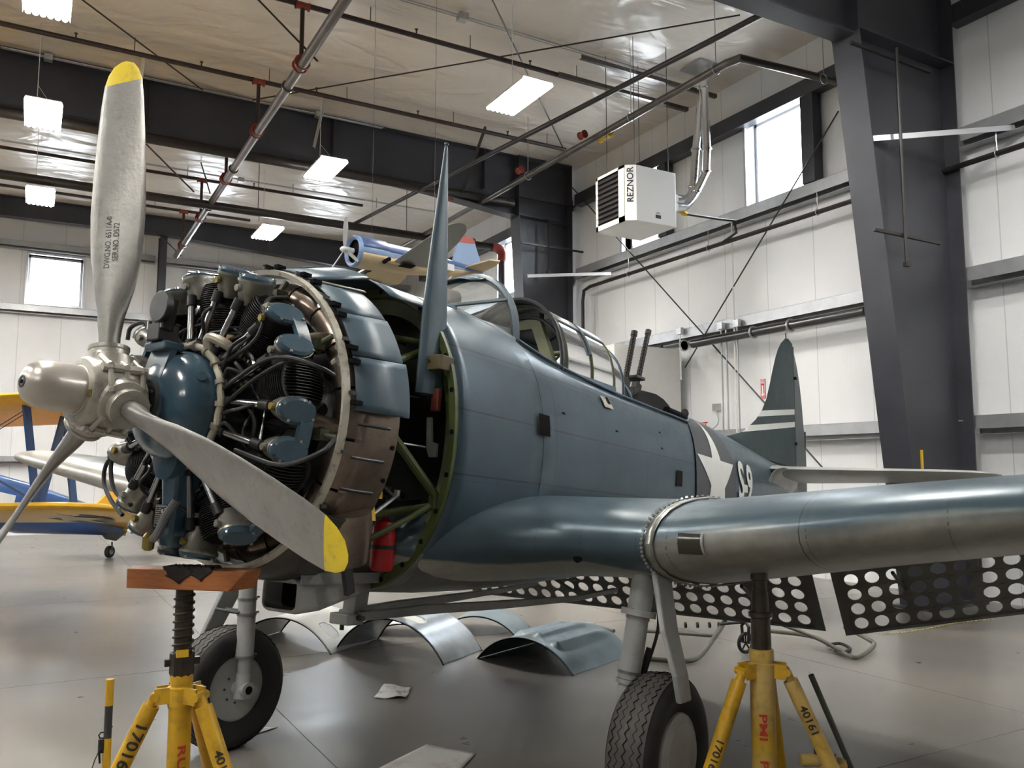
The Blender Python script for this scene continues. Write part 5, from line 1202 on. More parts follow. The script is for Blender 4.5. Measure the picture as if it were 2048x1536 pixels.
# ---------------------------------------------------------------- propeller
def blade(a):
    R, T_ = rad(a), tan_(a)
    def ring(r):
        ch, th, be = interp([(.13, .085, .085, 50), (.26, .088, .084, 48), (.36, .115, .070, 46), (.48, .172, .052, 42), (.65, .228, .040, 37), (.85, .258, .030, 32), (1.05, .258, .023, 28), (1.25, .246, .017, 25), (1.42, .228, .012, 23), (1.53, .205, .009, 22), (1.59, .165, .006, 22), (1.63, .108, .004, 22), (1.648, .03, .002, 22)], r)
        be = radians(be); cdir = T_ * cos(be) + AXX * sin(be); ndir = (T_ * sin(be) - AXX * cos(be))
        sh = min(1, max(0, (r - .30) / .22)); out = []
        for j in range(20):
            t = 2 * pi * j / 20; cx = cos(t); sy = sin(t)
            # round shank blending into an aerofoil, flat face aft
            x_ = ch / 2 * cx; y_ = th / 2 * sy * (1 if sh == 0 else (1 - sh) + sh * (1.25 if sy > 0 else .45) * (1 - .35 * cx))
            out.append(R * r + cdir * (x_ + sh * .015) + ndir * y_)
        return out
    rs = [.13, .2, .26, .31, .36, .42, .48, .56, .65, .75, .85, .95, 1.05, 1.15, 1.25, 1.34, 1.42, 1.48, 1.53]
    b = part('propeller_blade', MA().loft([ring(r) for r in rs]), PROPG, ang=60)
    # painted tip: cut slightly on the slant
    part('painted_tip', MA().loft([ring(r) for r in (1.53, 1.538, 1.545, 1.555, 1.57, 1.59, 1.61, 1.63, 1.642, 1.648)]), PROPY, b, ang=60)
    part('blade_collar', MA().lathe([(.115, .080), (.14, .084), (.19, .080), (.195, .084), (.21, .084), (.212, .05)], (0, 0, 0), R, 28), HUBG, b)
    return b, ring
PHI = radians(-9.37); bl = []
for k in range(3): bl.append(blade(PHI + k * 2 * pi / 3))
# stencilled numbers on the upright blade
R, T_ = rad(PHI), tan_(PHI)
for txt, off in (('DWG.NO. 6511A-0', -.012), ('SER.NO. D572', .022)):
    be = radians(36); cd_ = T_ * cos(be) + AXX * sin(be); nd = T_ * sin(be) - AXX * cos(be)
    vs, fs = text_mesh(txt, .036, sx=.86, bold=.0003); c = R * .70 + cd_ * (off + .0)
    # letters read along the blade; laid just over its front face
    obj('stencil_lettering', MA().add([c + R * v.x + cd_ * (-v.y) * 1 + nd * (interp([(.48, .052), (.65, .040), (.85, .030), (1.05, .023)], .70 + v.x)[0] * .625 + .0025) for v in vs], fs), mat('stencil_black', (.03, .03, .03), .6) if off < 0 else bpy.data.materials['stencil_black'], bl[0][0], sm=False)
hb = part('propeller_hub', MA().lathe([(-.135, .085), (-.13, .135), (-.115, .145), (-.06, .150), (.0, .158), (.06, .152), (.095, .13), (.10, .09)], (0, 0, 0), AXX, 40), HUBG, ang=45)
for k in range(3):
    a = PHI + k * 2 * pi / 3
    part('hub_socket', MA().lathe([(.04, .125), (.13, .108), (.16, .104), (.165, .09)], (0, 0, 0), rad(a), 28), HUBG, hb)
    for sg in (1, -1):
        b_ = a + sg * radians(60)
    for da, xx in ((.42, -.07), (.42, .0), (.42, .07), (-.42, -.07), (-.42, .0), (-.42, .07)):
        c = Vector((xx, 0, 0)) + rad(a + da * 1.6) * .155; t = tan_(a + da * 1.6)
        part('hub_bolt', MA().tube([c - t * .055, c + t * .055], .012, 8).tube([c - t * .062, c - t * .045], .017, 8).tube([c + t * .045, c + t * .062], .017, 8), HUBG, hb)
    rbm = MA().tube([Vector((-.10, 0, 0)) + rad(a + pi / 3) * .15, Vector((.09, 0, 0)) + rad(a + pi / 3) * .165], .02, 8); part('hub_rib', rbm, HUBG, hb)
dm = part('propeller_dome', MA().lathe([(-.110, .112), (-.13, .112), (-.135, .101), (-.25, .099), (-.295, .092), (-.325, .076), (-.342, .052), (-.348, .026), (-.348, .0)], (0, 0, 0), AXX, 40), DOMEG, ang=50)
part('dome_band', MA().lathe([(-.113, .116), (-.128, .116)], (0, 0, 0), AXX, 40), HUBG, dm)
part('dome_cap', MA().lathe([(0, .026), (-.004, .026), (-.005, .018), (-.001, .017), (-.001, .009), (-.012, .009)], (-.346, 0, 0), AXX, 20), DGREY, dm)
part('dome_lock', MA().box((-.125, .110, -.02), (.02, .03, .03)), BRASS, dm, sm=False)
# ---------------------------------------------------------------- carburettor / oil cooler scoop under the nose
def rrect(x, s0, s1, z0, z1, r, n=5):
    P = []
    for cx, cz, a0 in ((s1 - r, z1 - r, 0), (s0 + r, z1 - r, 90), (s0 + r, z0 + r, 180), (s1 - r, z0 + r, 270)):
        for k in range(n + 1): a = radians(a0 + 90 * k / n); P.append(Vector((x, cx + r * cos(a), cz + r * sin(a))))
    return P
sc = part('oil_cooler_scoop', MA().loft([rrect(.955, -.05, .21, -.935, -.775, .04), rrect(.98, -.06, .22, -.945, -.77, .04), rrect(1.12, -.06, .22, -.935, -.77, .04), rrect(1.32, -.05, .21, -.885, -.775, .035), rrect(1.52, -.03, .19, -.84, -.80, .015)], True, False), GULL, thick=.010, ang=45)
part('scoop_matrix', MA().loft([rrect(1.08, -.05, .21, -.93, -.775, .03), rrect(1.09, -.05, .21, -.93, -.775, .03)]), DARKIN, sc)
part('belly_tray', MA().box((1.28, 0, -.79), (.62, .50, .02)), GULL, sm=False)
part('belly_tray_edge', MA().box((1.24, .25, -.77), (.60, .01, .05)), GULL, sm=False)
part('lower_bay_frame', MA().bar((1.10, .36, -.62), (1.18, .34, -.84), .05, .03, (0, 1, 0)), DGREY, sm=False)
# bomb displacing crutch
cr = part('bomb_crutch', MA().loft([[Vector((1.52, .05 * k, -.82)) , Vector((1.62, .05 * k, -.82)), Vector((1.60, .05 * k, -1.0)), Vector((1.50, .05 * k, -1.04))] for k in (-1, 1)]).box((1.50, 0, -1.01), (.12, .15, .06)), GULL, sm=False, bevel=.008)
part('crutch_pin', MA().tube([(1.51, -.10, -1.0), (1.51, .12, -1.0)], .014, 10).tube([(1.47, 0, -1.03), (1.47, 0, -1.07)], .012, 8), DGREY, cr)
for sg in (1, -1): part('crutch_arm', MA().loft([[Vector((x, (s_ - .02) * sg, z - h)), Vector((x, (s_ + .02) * sg, z - h)), Vector((x, (s_ + .02) * sg, z + h)), Vector((x, (s_ - .02) * sg, z + h))] for x, s_, z, h in ((1.52, .07, -.995, .024), (2.0, .12, -.975, .028), (2.6, .22, -.965, .026), (3.35, .33, -.945, .018), (3.9, .36, -.90, .016))]), GULL, cr, sm=False, bevel=.005)
# ---------------------------------------------------------------- landing gear
def wheel(c, sg, label_name='main_wheel'):
    """c: axle centre, local coordinates; wheel spins about the port axis"""
    c = Vector(c); Rw = .385; Wd = .12
    prof = [(-.095, .205), (-.12, .26), (-.128, .31), (-.118, .345), (-.092, .372), (-.045, .3835), (-.040, .3795), (-.030, .3795), (-.025, .385), (-.004, .385), (0, .381), (.004, .385), (.025, .385), (.030, .3795), (.040, .3795), (.045, .3835), (.092, .372), (.118, .345), (.128, .31), (.12, .26), (.095, .205)]
    w = part('main_wheel', MA().lathe([(-.085, .21), (-.07, .19), (-.03, .17), (.03, .17), (.07, .19), (.085, .21)], c, (0, 1, 0), 48), GULL)
    part('tyre', MA().lathe(prof[:5] + prof[16:][:0] + prof[5:16] + prof[16:], c, (0, 1, 0), 96, cap=False), RUBB, w, ang=60)
    tr = MA()
    for k in range(48):         # zigzag tread blocks
        a0, a1 = 2 * pi * k / 48, 2 * pi * (k + .5) / 48
        for s0, amp in ((-.075, .009), (-.04, .009), (.0, .009), (.04, .009), (.075, .009)):
            for (aa, ab, d0, d1) in ((a0, a1, -amp, amp), (a1, a0 + 2 * pi / 48, amp, -amp)):
                def P(a, s_, r): return c + Vector((r * sin(a), s_, r * cos(a)))
                tr.add([P(aa, s0 + d0 - .0016, .3862 - abs(s0) * .11), P(aa, s0 + d0 + .0016, .3862 - abs(s0) * .11), P(ab, s0 + d1 + .0016, .3862 - abs(s0) * .11), P(ab, s0 + d1 - .0016, .3862 - abs(s0) * .11)], [(0, 1, 2, 3)])
    g = part('tread_band', MA().lathe([(-.096, .3725), (-.045, .3848), (0, .3866), (.045, .3848), (.096, .3725)], c, (0, 1, 0), 96, cap=False), TREAD, w, ang=60)
    t2 = part('tread_groove', M(W).add(tr.v, tr.f).xf(Matrix.Translation(Vector((0, 0, 0)))), DARKIN, w, sm=False, recalc=False, thick=.004, toff=1); t2['kind'] = 'stuff'
    return w
def spin(v, c): return v
WN, WF = LOC(1318, 1485, s=1.54), LOC(456, 1365, s=-1.339)
# wheel centres: world height set by the tyre radius
def fixz(p):
    w_ = W(p); w_.z = .384; d = w_ - HUB; return Vector((d.dot(AFT), d.dot(PORT), d.dot(UPP)))
WN = fixz(WN); WF = fixz(WF)
wn = wheel(WN, 1); wf2 = wheel(WF, -1)
part('hub_cap', MA().lathe([(.085, .215), (.11, .205), (.125, .17), (.130, .165), (.142, .10), (.148, .0)], WN, (0, 1, 0), 40), GULL, wn, ang=30)
part('hub_cap', MA().lathe([(-.05, .215), (-.055, .215), (-.06, .19), (-.02, .185), (-.02, .06)], WF, (0, 1, 0), 40), GULL, wf2, ang=30)
part('brake_disc', MA().lathe([(.06, .20), (.075, .20), (.078, .175), (.05, .165), (.05, .12), (.075, .115), (.08, .05)], WF, (0, 1, 0), 40), GULL, wf2, ang=30)
for k in range(8): part('wheel_bolt', MA().lathe([(0, .008), (.012, .008)], WF + Vector((.09 * sin(k * pi / 4), .078, .09 * cos(k * pi / 4))), (0, 1, 0), 6), DGREY, wf2)
# port leg
lt = LOC(1287, 1162, s=1.42); lb = Vector((WN.x - .05, 1.40, WN.z + .02))
lb = LOC(1243, 1450, s=1.36)
d = (lb - lt).normalized(); mid = lt + d * .17
lg = part('gear_leg', MA().tube([lt - d * .12, lt + d * .20], .062, 20).tube([mid - d * .02, mid + d * .012], .092, 20).tube([mid, mid + (lb - mid) * .62], .058, 20).tube([mid + (lb - mid) * .60, mid + (lb - mid) * .60 + d * .02], .066, 20).tube([mid, lb - d * .02], .048, 20), GULL, ang=50)
for t in (.40, .47): part('leg_band', MA().tube([mid + (lb - mid) * (t + .12), mid + (lb - mid) * (t + .12) + d * .016], .062, 20), mat('band_grey', (.18, .19, .19), .4, metal=.3) if t == .40 else bpy.data.materials['band_grey'], lg)
part('flange_bolt', MA().lathe([(0, .01), (.02, .01)], mid + Vector((-.075, .0, .01)), (0, 0, 1), 6), DGREY, lg)
part('brake_hose', MA().tube(smooth_path([lt + Vector((.03, .07, .08)), lt + d * .10 + Vector((.02, .09, 0)), lt + d * .25 + Vector((.07, .09, 0)), lt + d * .45 + Vector((.11, .04, 0)), lt + d * .62 + Vector((.09, .02, 0)), lt + d * .8 + Vector((.08, .03, 0))], 6), .009, 7), BLKR, lg)
part('brake_hose', MA().tube(smooth_path([lt + d * .35 + Vector((.12, .03, 0)), lt + d * .55 + Vector((.12, 0, 0)), lt + d * .7 + Vector((.08, .02, 0)), lt + d * .85 + Vector((.10, .0, 0))], 6), .013, 7).box(lt + d * .55 + Vector((.1, .02, 0)), (.03, .03, .05)), BLKR, lg)
part('axle', MA().tube([Vector((WN.x, 1.36, WN.z)), WN], .04, 14).tube([lb - d * .03, Vector((WN.x, 1.36, WN.z))], .045, 14), GULL, lg)
# outer fairing strut over the port wheel
st = [LOC(q[0], q[1], s=s_) for q, s_ in (((1320, 1128), 1.54), ((1338, 1260), 1.64), ((1360, 1350), 1.70), ((1368, 1405), 1.70))]; st[-1] = Vector((st[-1].x, 1.70, st[-1].z))
def strap(p, w_, t_): return [p + Vector((-w_ / 2, -t_, 0)), p + Vector((w_ / 2, -t_, 0)), p + Vector((w_ / 2, t_, 0)), p + Vector((-w_ / 2, t_, 0))]
part('gear_fairing_strut', MA().loft([strap(p, w_, .016) for p, w_ in zip(st, (.185, .16, .14, .13))]), GULL, sm=False, bevel=.012)
# starboard leg
flt = LOC(497, 1160, s=-1.20); flb = Vector((LOC(487, 1365, s=-1.20).x, -1.20, WF.z))
fd = (flb - flt).normalized(); Lf = (flb - flt).length
fl2 = part('gear_leg', MA().tube([flt - fd * .25, flt + fd * (Lf * .70)], .058, 20).tube([flt + fd * (Lf * .68), flb + Vector((0, .0, .07))], .042, 18).tube([flb + Vector((0, 0, .10)), flb + Vector((0, 0, -.055))], [.05, .056], 18), GULL, ang=50)
part('axle_boss', MA().tube([flb + Vector((0, .06, 0)), flb + Vector((0, -.1, 0))], .050, 18), GULL, fl2)
part('axle_bore', MA().tube([flb + Vector((0, .064, 0)), flb + Vector((0, .05, 0))], .026, 14), DARKIN, fl2)
for t in (.16, .30, .69): part('leg_band', MA().tube([flt + fd * Lf * t, flt + fd * (Lf * t + .016)], .064, 18).box(flt + fd * Lf * t + Vector((.07, 0, 0)), (.04, .02, .012)), bpy.data.materials['band_grey'], fl2)
a_ = LOC(432, 1218, s=-1.35); part('gear_tie_rod', MA().tube([a_, flt + fd * Lf * .30 + Vector((-.06, 0, 0))], .010, 8).tube([a_.lerp(flt + fd * Lf * .3, .3), a_.lerp(flt + fd * Lf * .3, .7)], .017, 8), DGREY, fl2)
ss_ = [LOC(470, 1165, s=-1.50), LOC(420, 1265, s=-1.50)]
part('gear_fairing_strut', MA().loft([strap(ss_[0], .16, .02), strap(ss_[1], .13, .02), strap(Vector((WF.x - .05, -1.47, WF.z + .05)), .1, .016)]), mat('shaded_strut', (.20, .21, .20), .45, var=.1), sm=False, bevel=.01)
# ================================================================== JACKS, BEAM AND THINGS ON THE FLOOR
CR = Vector((cos(YAW), -sin(YAW), 0)); CF = Vector((sin(YAW), cos(YAW), 0))      # level right and forward of the viewer
def CP(r, f, z=0.0): return CR * r + CF * f + Vector((0, 0, z))
JY = mat('jack_yellow', (0.62, 0.36, 0.018), .36, var=.08, vscale=6, dirt=.55, dscale=7, dcol=(.12, .075, .03))
JYW = mat('scraped_jack_yellow', (0.60, 0.36, 0.02), .4, col2=(.56, .42, .18), vscale=3, dirt=.6, dscale=9, dcol=(.12, .09, .05))
GRIME = mat('greasy_screw_steel', (0.055, 0.042, 0.032), .38, metal=.4, var=.25, vscale=14)
JRED = mat('stencil_red', (.50, .04, .02), .5); JBLK = mat('stencil_black_paint', (.03, .025, .02), .5)
def wrap_text(txt, size, c, ax, toward, r, up=1, sx=.8):
    """lettering bent round a tube: c a point of the axis, ax the reading direction along it"""
    vs, fs = text_mesh(txt, size, sx=1.0, bold=size * .02)
    bm = bmesh.new(); bv = [bm.verts.new(v) for v in vs]
    for f in fs:
        try: bm.faces.new([bv[i] for i in f])
        except Exception: pass
    bmesh.ops.subdivide_edges(bm, edges=bm.edges[:], cuts=3); bmesh.ops.triangulate(bm, faces=bm.faces[:]); bm.verts.index_update()
    ax = Vector(ax).normalized(); t = Vector(toward); t = (t - ax * t.dot(ax)).normalized(); sd = ax.cross(t) * up; out = []
    for v in bm.verts:
        a = v.co.y * sx / r; out.append(Vector(c) + ax * v.co.x + (t * cos(a) + sd * sin(a)) * (r + .003))
    m = M(); m.add(out, [tuple(v.index for v in f.verts) for f in bm.faces]); bm.free(); return m
def jack(name_pos, ztop, zcol, rc, screw, label, azs, texts, rleg=.038, foot=.44):
    X, Y = name_pos; t = thing('aircraft_jack', (X, Y, 0), label, 'jack', None); cam_dir = Vector((-X, -Y, 0)).normalized()
    col = obj('jack_column', M().lathe([(0.05, rc * 1.0), (zcol - .10, rc), (zcol - .10, rc * 1.10), (zcol - .02, rc * 1.14), (zcol - .015, rc * .9), (zcol - .0, rc * .9), (zcol + .0, rc * 1.0), (zcol + .045, rc * 1.0), (zcol + .05, rc * .8)], (X, Y, 0), (0, 0, 1), 32), JY if screw else JYW, t, ang=40)
    if screw:
        m = M(); n = 260; rr_ = []
        core = .042; H = ztop - zcol
        pr = []; k = 0; h = zcol
        # helical thread
        m.lathe([(zcol, core * .92), (ztop, core * .92)], (X, Y, 0), (0, 0, 1), 20)
        obj('lift_screw', m, GRIME, t)
        pitch = .034; turns = (H - .10) / pitch; N = int(turns * 18)
        path = [(X + core * cos(2 * pi * i / 18), Y + core * sin(2 * pi * i / 18), zcol + .08 + pitch * i / 18) for i in range(N)]
        obj('screw_thread', M().tube(path, .0065, 6), GRIME, t)
        obj('collar_nut', M().lathe([(zcol + .03, .05), (zcol + .045, .056), (zcol + .13, .056), (zcol + .135, .046)], (X, Y, 0), (0, 0, 1), 10).box((X, Y, zcol + .09), (.15, .03, .03)), GRIME, t, ang=20)
    else:
        obj('lift_ram', M().lathe([(zcol, .050), (zcol + .20, .047), (zcol + .205, .058), (zcol + .225, .058), (zcol + .23, .043), (ztop - .10, .040), (ztop - .10, .036), (ztop - .05, .036), (ztop - .045, .042), (ztop, .042)], (X, Y, 0), (0, 0, 1), 24), GRIME, t, ang=30)
    for i, az in enumerate(azs):
        a = radians(az); d = Vector((cos(a), sin(a), 0)); p0 = Vector((X, Y, zcol - .055)) + d * (rc + .055); p1 = Vector((X, Y, .05)) + d * foot; ax = (p1 - p0).normalized()
        hinge_side = Vector((-d.y, d.x, 0))
        obj('hinge_lug', M().box(p0 - d * .03 + hinge_side * .028, (.01, .01, .01)).bar(Vector((X, Y, zcol - .05)) + d * rc * .8 + hinge_side * .03, p0 + hinge_side * .03, .012, .07).bar(Vector((X, Y, zcol - .05)) + d * rc * .8 - hinge_side * .03, p0 - hinge_side * .03, .012, .07).tube([p0 - hinge_side * .042, p0 + hinge_side * .042], .02, 10), JY, t, sm=False)
        lg_ = obj('jack_leg', M().tube([p0 + ax * .045, p1], rleg, 20).tube([p0, p0 + ax * .05], rleg * .62, 14), JY if (screw or i != 1) else JYW, t, ang=40)
        obj('foot_pad', M().lathe([(0.001, .075), (.012, .075), (.02, .03), (.06, .025)], (p1.x, p1.y, 0), (0, 0, 1), 20), GRIME, lg_)
        if i in texts:
            s_, dist, mat_, sz, rot, upm = texts[i]; c = p0 + ax * dist
            obj('leg_lettering', wrap_text(s_, sz, c, ax * rot, cam_dir + Vector((0, 0, .0)) + (d * .0), rleg, upm), mat_, lg_, sm=False)
    return t, col, cam_dir
j1 = W((.478, 0, -.817)); j1z = 1.262
zc1 = PX(383, 1352, y=j1.y).z
azr = math.degrees(math.atan2(CR.y, CR.x)); 
t, col, cdv = jack((j1.x, j1.y), j1z, zc1 - .02, .050, True, 'yellow tripod jack with a threaded screw under the wooden beam', (azr + 180 + 12, azr - 18, azr + 80), {0: ('170161', .24, JBLK, .085, 1, -1), 1: ('40161', .32, JBLK, .06, 1, -1)})
obj('column_lettering', wrap_text('RUID', .085, (j1.x, j1.y, zc1 - .38), (0, 0, -1), cdv + CR * .25, .050, -1, sx=.55), JRED, col, sm=False)
obj('yellow_bolt', M().box((j1.x - cdv.x * -.058, j1.y + cdv.y * .058, zc1 + .115), (.05, .02, .03)), YELL, t, sm=False)
# timber beam between jack and engine
bd = (CR * cos(radians(12.8)) - CF * sin(radians(12.8))).normalized(); bn = Vector((0, 0, 1)).cross(bd)
bc = Vector((j1.x, j1.y, j1z)); L0, L1 = -.255, .345; hh = .088; dp = .07
WOOD = mat('red_brown_timber', (0.34, 0.105, 0.03), .5, col2=(.46, .17, .05), vscale=3, coord='Object', stretch=(3, 1.2, 22), dirt=.7, dscale=3, dcol=(.10, .035, .015))
pf = lambda l, n_, z: bc + bd * l + bn * n_ + Vector((0, 0, z))
m = M().loft([[pf(L0, -dp, 0), pf(L0, dp, 0), pf(L0, dp, hh), pf(L0, -dp, hh)], [pf(L1 - .085, -dp, 0), pf(L1 - .03, dp, 0), pf(L1 + .0, dp, hh), pf(L1 - .0, -dp, hh)]])
single('timber_beam', m, WOOD, 'short red brown timber beam on the nose jack under the engine', 'timber', sm=False, bevel=.004)
RAGM = mat('oily_black_rag', (.018, .014, .013), .8, var=.3)
rr = random.Random(9)
for (l0, w_, dr_) in ((-.055, .13, .07), (.07, .10, .055)):
    m = M(); m.grid(lambda u, v: pf(l0 + u * w_ + .012 * sin(v * 9 + u * 5), -dp - .006 + (0 if v < .5 else (v - .5) * .16), hh + .008 + .012 * abs(sin(u * 14 + v * 5)) if v >= .5 else hh + .008 - (.5 - v) * 2 * dr_ * (1 - .5 * abs(u - .5) * 2)), [k / 10 for k in range(11)], [k / 10 for k in range(11)])
    single('oily_rag', m, RAGM, 'black oily rag hanging over the timber beam, ' + ('wider of two' if l0 < 0 else 'narrower of two, under the brass coloured cover'), 'rag', thick=.006)
# right jack under the port wing
jp = LOC(1518, 1140, s=2.0); jw = W(jp); zc2 = PX(1527, 1335, y=jw.y).z
# keep it under the same vertical line
t, col, cdv = jack((jw.x, jw.y), jw.z, zc2 + .045, .060, False, 'scraped yellow tripod jack with a dark ram under the port wing', (azr + 180 + 20, azr - 15, azr + 62), {0: ('170161', .42, JBLK, .06, 1, -1), 1: ('40161', .24, JBLK, .06, 1, -1)}, rleg=.036, foot=.45)
obj('column_lettering', wrap_text('PMI', .085, (jw.x, jw.y, zc2 - .27), (0, 0, -1), cdv - CR * .05, .060, -1, sx=.6), JRED, col, sm=False)
obj('column_lettering', wrap_text('PUR', .085, (jw.x, jw.y, zc2 - .50), (0, 0, -1), cdv - CR * .05, .060, -1, sx=.6), JRED, col, sm=False)
q = PX(1665, 1520, y=jw.y - .1); obj('pump_reservoir', M().lathe([(-.45, .07), (-.02, .07), (0, .065), (.005, .02), (.03, .02)], q, (0, 0, 1), 24).tube([q + CR * -.16 + Vector((0, 0, .0)), q + CR * -.04], .03, 10), JYW, t, ang=40)
obj('pump_nut', M().tube([q + CR * -.08 + Vector((0, 0, .03)), q + CR * -.08 + Vector((0, 0, .06))], .014, 6).tube([q + CR * -.03 + Vector((0, 0, .02)), q + CR * -.03 + Vector((0, 0, .05))], .014, 6), GRIME, t)
hp0, hp1 = PX(1622, 1350, y=jw.y + .05), PX(1702, 1536, y=jw.y - .02); hd = (hp1 - hp0).normalized()
single('jack_handle', M().tube([hp0, hp1, hp1 + hd * (hp1.z / -hd.z - .015)], .0155, 12), mat('grey_green_tube', (.085, .09, .075), .45, metal=.3, var=.15), 'leaning grey green tube handle beside the wing jack', 'handle')
# upright striped pole at the left
pp = CP(-1.62, 3.37); zt1 = PX(221, 1358, y=pp.y).z
t = thing('striped_pole', (pp.x, pp.y, 0), 'thin upright pole painted yellow and dark grey, left of the nose jack', 'pole')
segz = [zt1, PX(216, 1411, y=pp.y).z, PX(214, 1492, y=pp.y).z, PX(213, 1513, y=pp.y).z]
px_, py_ = PX(217, 1430, y=pp.y).x, pp.y
obj('pole_tube', M().tube([(px_, py_, 0.001), (px_, py_, zt1 - .002)], .0145, 14), mat('pole_dark', (.045, .045, .045), .5, dirt=.4, dscale=12, dcol=(.2, .16, .06)), t)
for a, b in ((segz[1], segz[0]), (segz[2] - .12, segz[2] + .03), (.10, .35)): obj('yellow_band', M().tube([(px_, py_, a), (px_, py_, b)], .0155, 14), JY, t)
obj('pole_wire', M().tube(smooth_path([(px_ + .016, py_, segz[1] - .08), (px_ - .05, py_ - .02, segz[1] - .22), (px_ - .035, py_ - .02, segz[1] - .34), (px_ - .08, py_ - .01, segz[1] - .55), (px_ - .10, py_, .25)], 5), .0022, 5), ROD, t)
q = PX(204, 1478, y=py_); obj('lock_pin', M().tube([q, q + Vector((0, 0, -.05))], .013, 8).tube([q + Vector((.008, 0, -.05)), q + Vector((.01, 0, -.11))], .004, 6).tube([q + Vector((-.008, 0, -.05)), q + Vector((-.004, 0, -.09))], .004, 6).tube([q + Vector((0, 0, .0)) + Vector((.012 * cos(k), 0, .014 + .012 * sin(k))) for k in range(7)], .003, 5), BLKR, t)
# sheets of paper and cloths on the floor
def sheet(pts, name, material, label, cat, wav=.006, lift=.003):
    P_ = [PX(*p, z=0) for p in pts]; m = M(); a, b, c, d = P_
    rr = random.Random(len(label)); ph = rr.uniform(0, 6)
    m.grid(lambda u, v: a.lerp(b, u).lerp(d.lerp(c, u), v) + Vector((0, 0, lift + wav * (1 + sin(u * 7 + ph + v * 3) * cos(v * 6 + ph)) * (.5 + u * v))), [k / 14 for k in range(15)], [k / 12 for k in range(13)])
    return single(name, m, material, label, cat, thick=.001)
PAPER = mat('absorbent_sheet', (.85, .84, .81), .8, var=.05)
sheet([(412, 1476), (475, 1456), (556, 1455), (442, 1493)], 'absorbent_sheet', PAPER, 'white absorbent sheet under the starboard main wheel', 'sheet', wav=.001)
sheet([(768, 1369), (823, 1377), (812, 1400), (748, 1397)], 'cleaning_rag', mat('smudged_rag', (.85, .85, .83), .85, dirt=1.0, dscale=9, dcol=(.10, .10, .10)), 'small crumpled white rag with a grey smudge on the floor between the wheels', 'rag', wav=.012)
sheet([(853, 1490), (952, 1508), (905, 1560), (720, 1556)], 'absorbent_sheet', mat('stained_sheet', (.80, .78, .76), .8, dirt=.5, dscale=4.5, dcol=(.42, .17, .14)), 'white absorbent sheet with a pink stain at the bottom edge of the picture', 'sheet', wav=.003)
# curved cowl panels standing on their edges
PM = [mat('bare_inner_cream', (.74, .74, .69), .4, metal=.1, var=.1, vscale=3), mat('brushed_cowl_metal', (.55, .59, .62), .3, metal=.6, var=.2, vscale=4), mat('cowl_blue_grey', (.22, .28, .31), .4, metal=.35, var=.15, vscale=4)]
def cowl_panel(c, axis_deg, R, half, L, material, label, hole=None, ribs=False, flare=0.0, tilt=0.0):
    """section of a cowl lying hollow side down; axis_deg is the compass of its axis, measured from the viewer's right"""
    a = radians(axis_deg); ax = (CR * cos(a) + CF * sin(a)); sd = Vector((-ax.y, ax.x, 0)); c = Vector(c); zc_ = -R * cos(half)
    def P(u, th):    # u along axis
        r = R * (1 + flare * u); w_ = r * sin(th); z = max(.004, r * cos(th) - r * cos(half))
        if ribs:
            for rc_ in (-.42, -.12, .2): z += .045 * math.exp(-((th - rc_) / .07) ** 2) * min(1, (1 - u) * 4 + .0) * (1 if u > .12 else 0)
        return c + ax * (u - .5) * L + sd * w_ + Vector((0, 0, z + .002))
    t = thing('cowl_panel', (c.x, c.y, 0), label, 'engine cowling panel', None)
    nu, nt_ = 40, 90; m = M(); o = 0
    for i in range(nu + 1):
        for j in range(nt_ + 1): m.v.append(P(i / nu, -half + 2 * half * j / nt_))
    for i in range(nu):
        for j in range(nt_):
            if hole:
                u = (i + .5) / nu; th = -half + 2 * half * (j + .5) / nt_
                if ((u - hole[0]) / hole[2]) ** 2 + ((th - hole[1]) / hole[3]) ** 2 < 1: continue
            m.f.append((i * (nt_ + 1) + j, i * (nt_ + 1) + j + 1, (i + 1) * (nt_ + 1) + j + 1, (i + 1) * (nt_ + 1) + j))
    obj('skin', m, material, t, thick=.004, toff=-1, ang=60)
    e = M()
    for u in (0.012, .988): e.tube([P(u, -half + 2 * half * j / 24) - Vector((0, 0, .010)) for j in range(25)], .008, 6)
    obj('edge_stiffener', e, DARKIN, t)
    return t
def gp(px, py): return PX(px, py, z=0)
def mid(p, q): return (gp(*p) + gp(*q)) / 2
cowl_panel(mid((505, 1290), (690, 1300)) + CF * .25, 68, .72, radians(56), .80, PM[0], 'cream coloured curved cowl panel with an oval hole, leftmost on the floor', hole=(.30, -.62, .11, .17))
cowl_panel(mid((660, 1318), (955, 1318)) + CF * .36, 62, .74, radians(60), .72, PM[1], 'silver blue curved cowl panel with an oval hole, in the middle of the floor', hole=(.30, -.22, .13, .17))
cowl_panel(mid((905, 1292), (1020, 1296)) + CF * .9, 75, .62, radians(48), .60, PM[2], 'small curved cowl panel lying behind the silver one', hole=(.3, .55, .1, .12))
cowl_panel(mid((1000, 1330), (1228, 1326)) + CF * .30, 52, .72, radians(50), 1.05, PM[2], 'blue grey curved cowl panel with pressed ribs, rightmost on the floor', ribs=True)
cowl_panel(gp(800, 1285) + CF * .55, 85, .60, radians(40), .5, PM[0], 'shallow curved panel half hidden under the silver cowl panel')
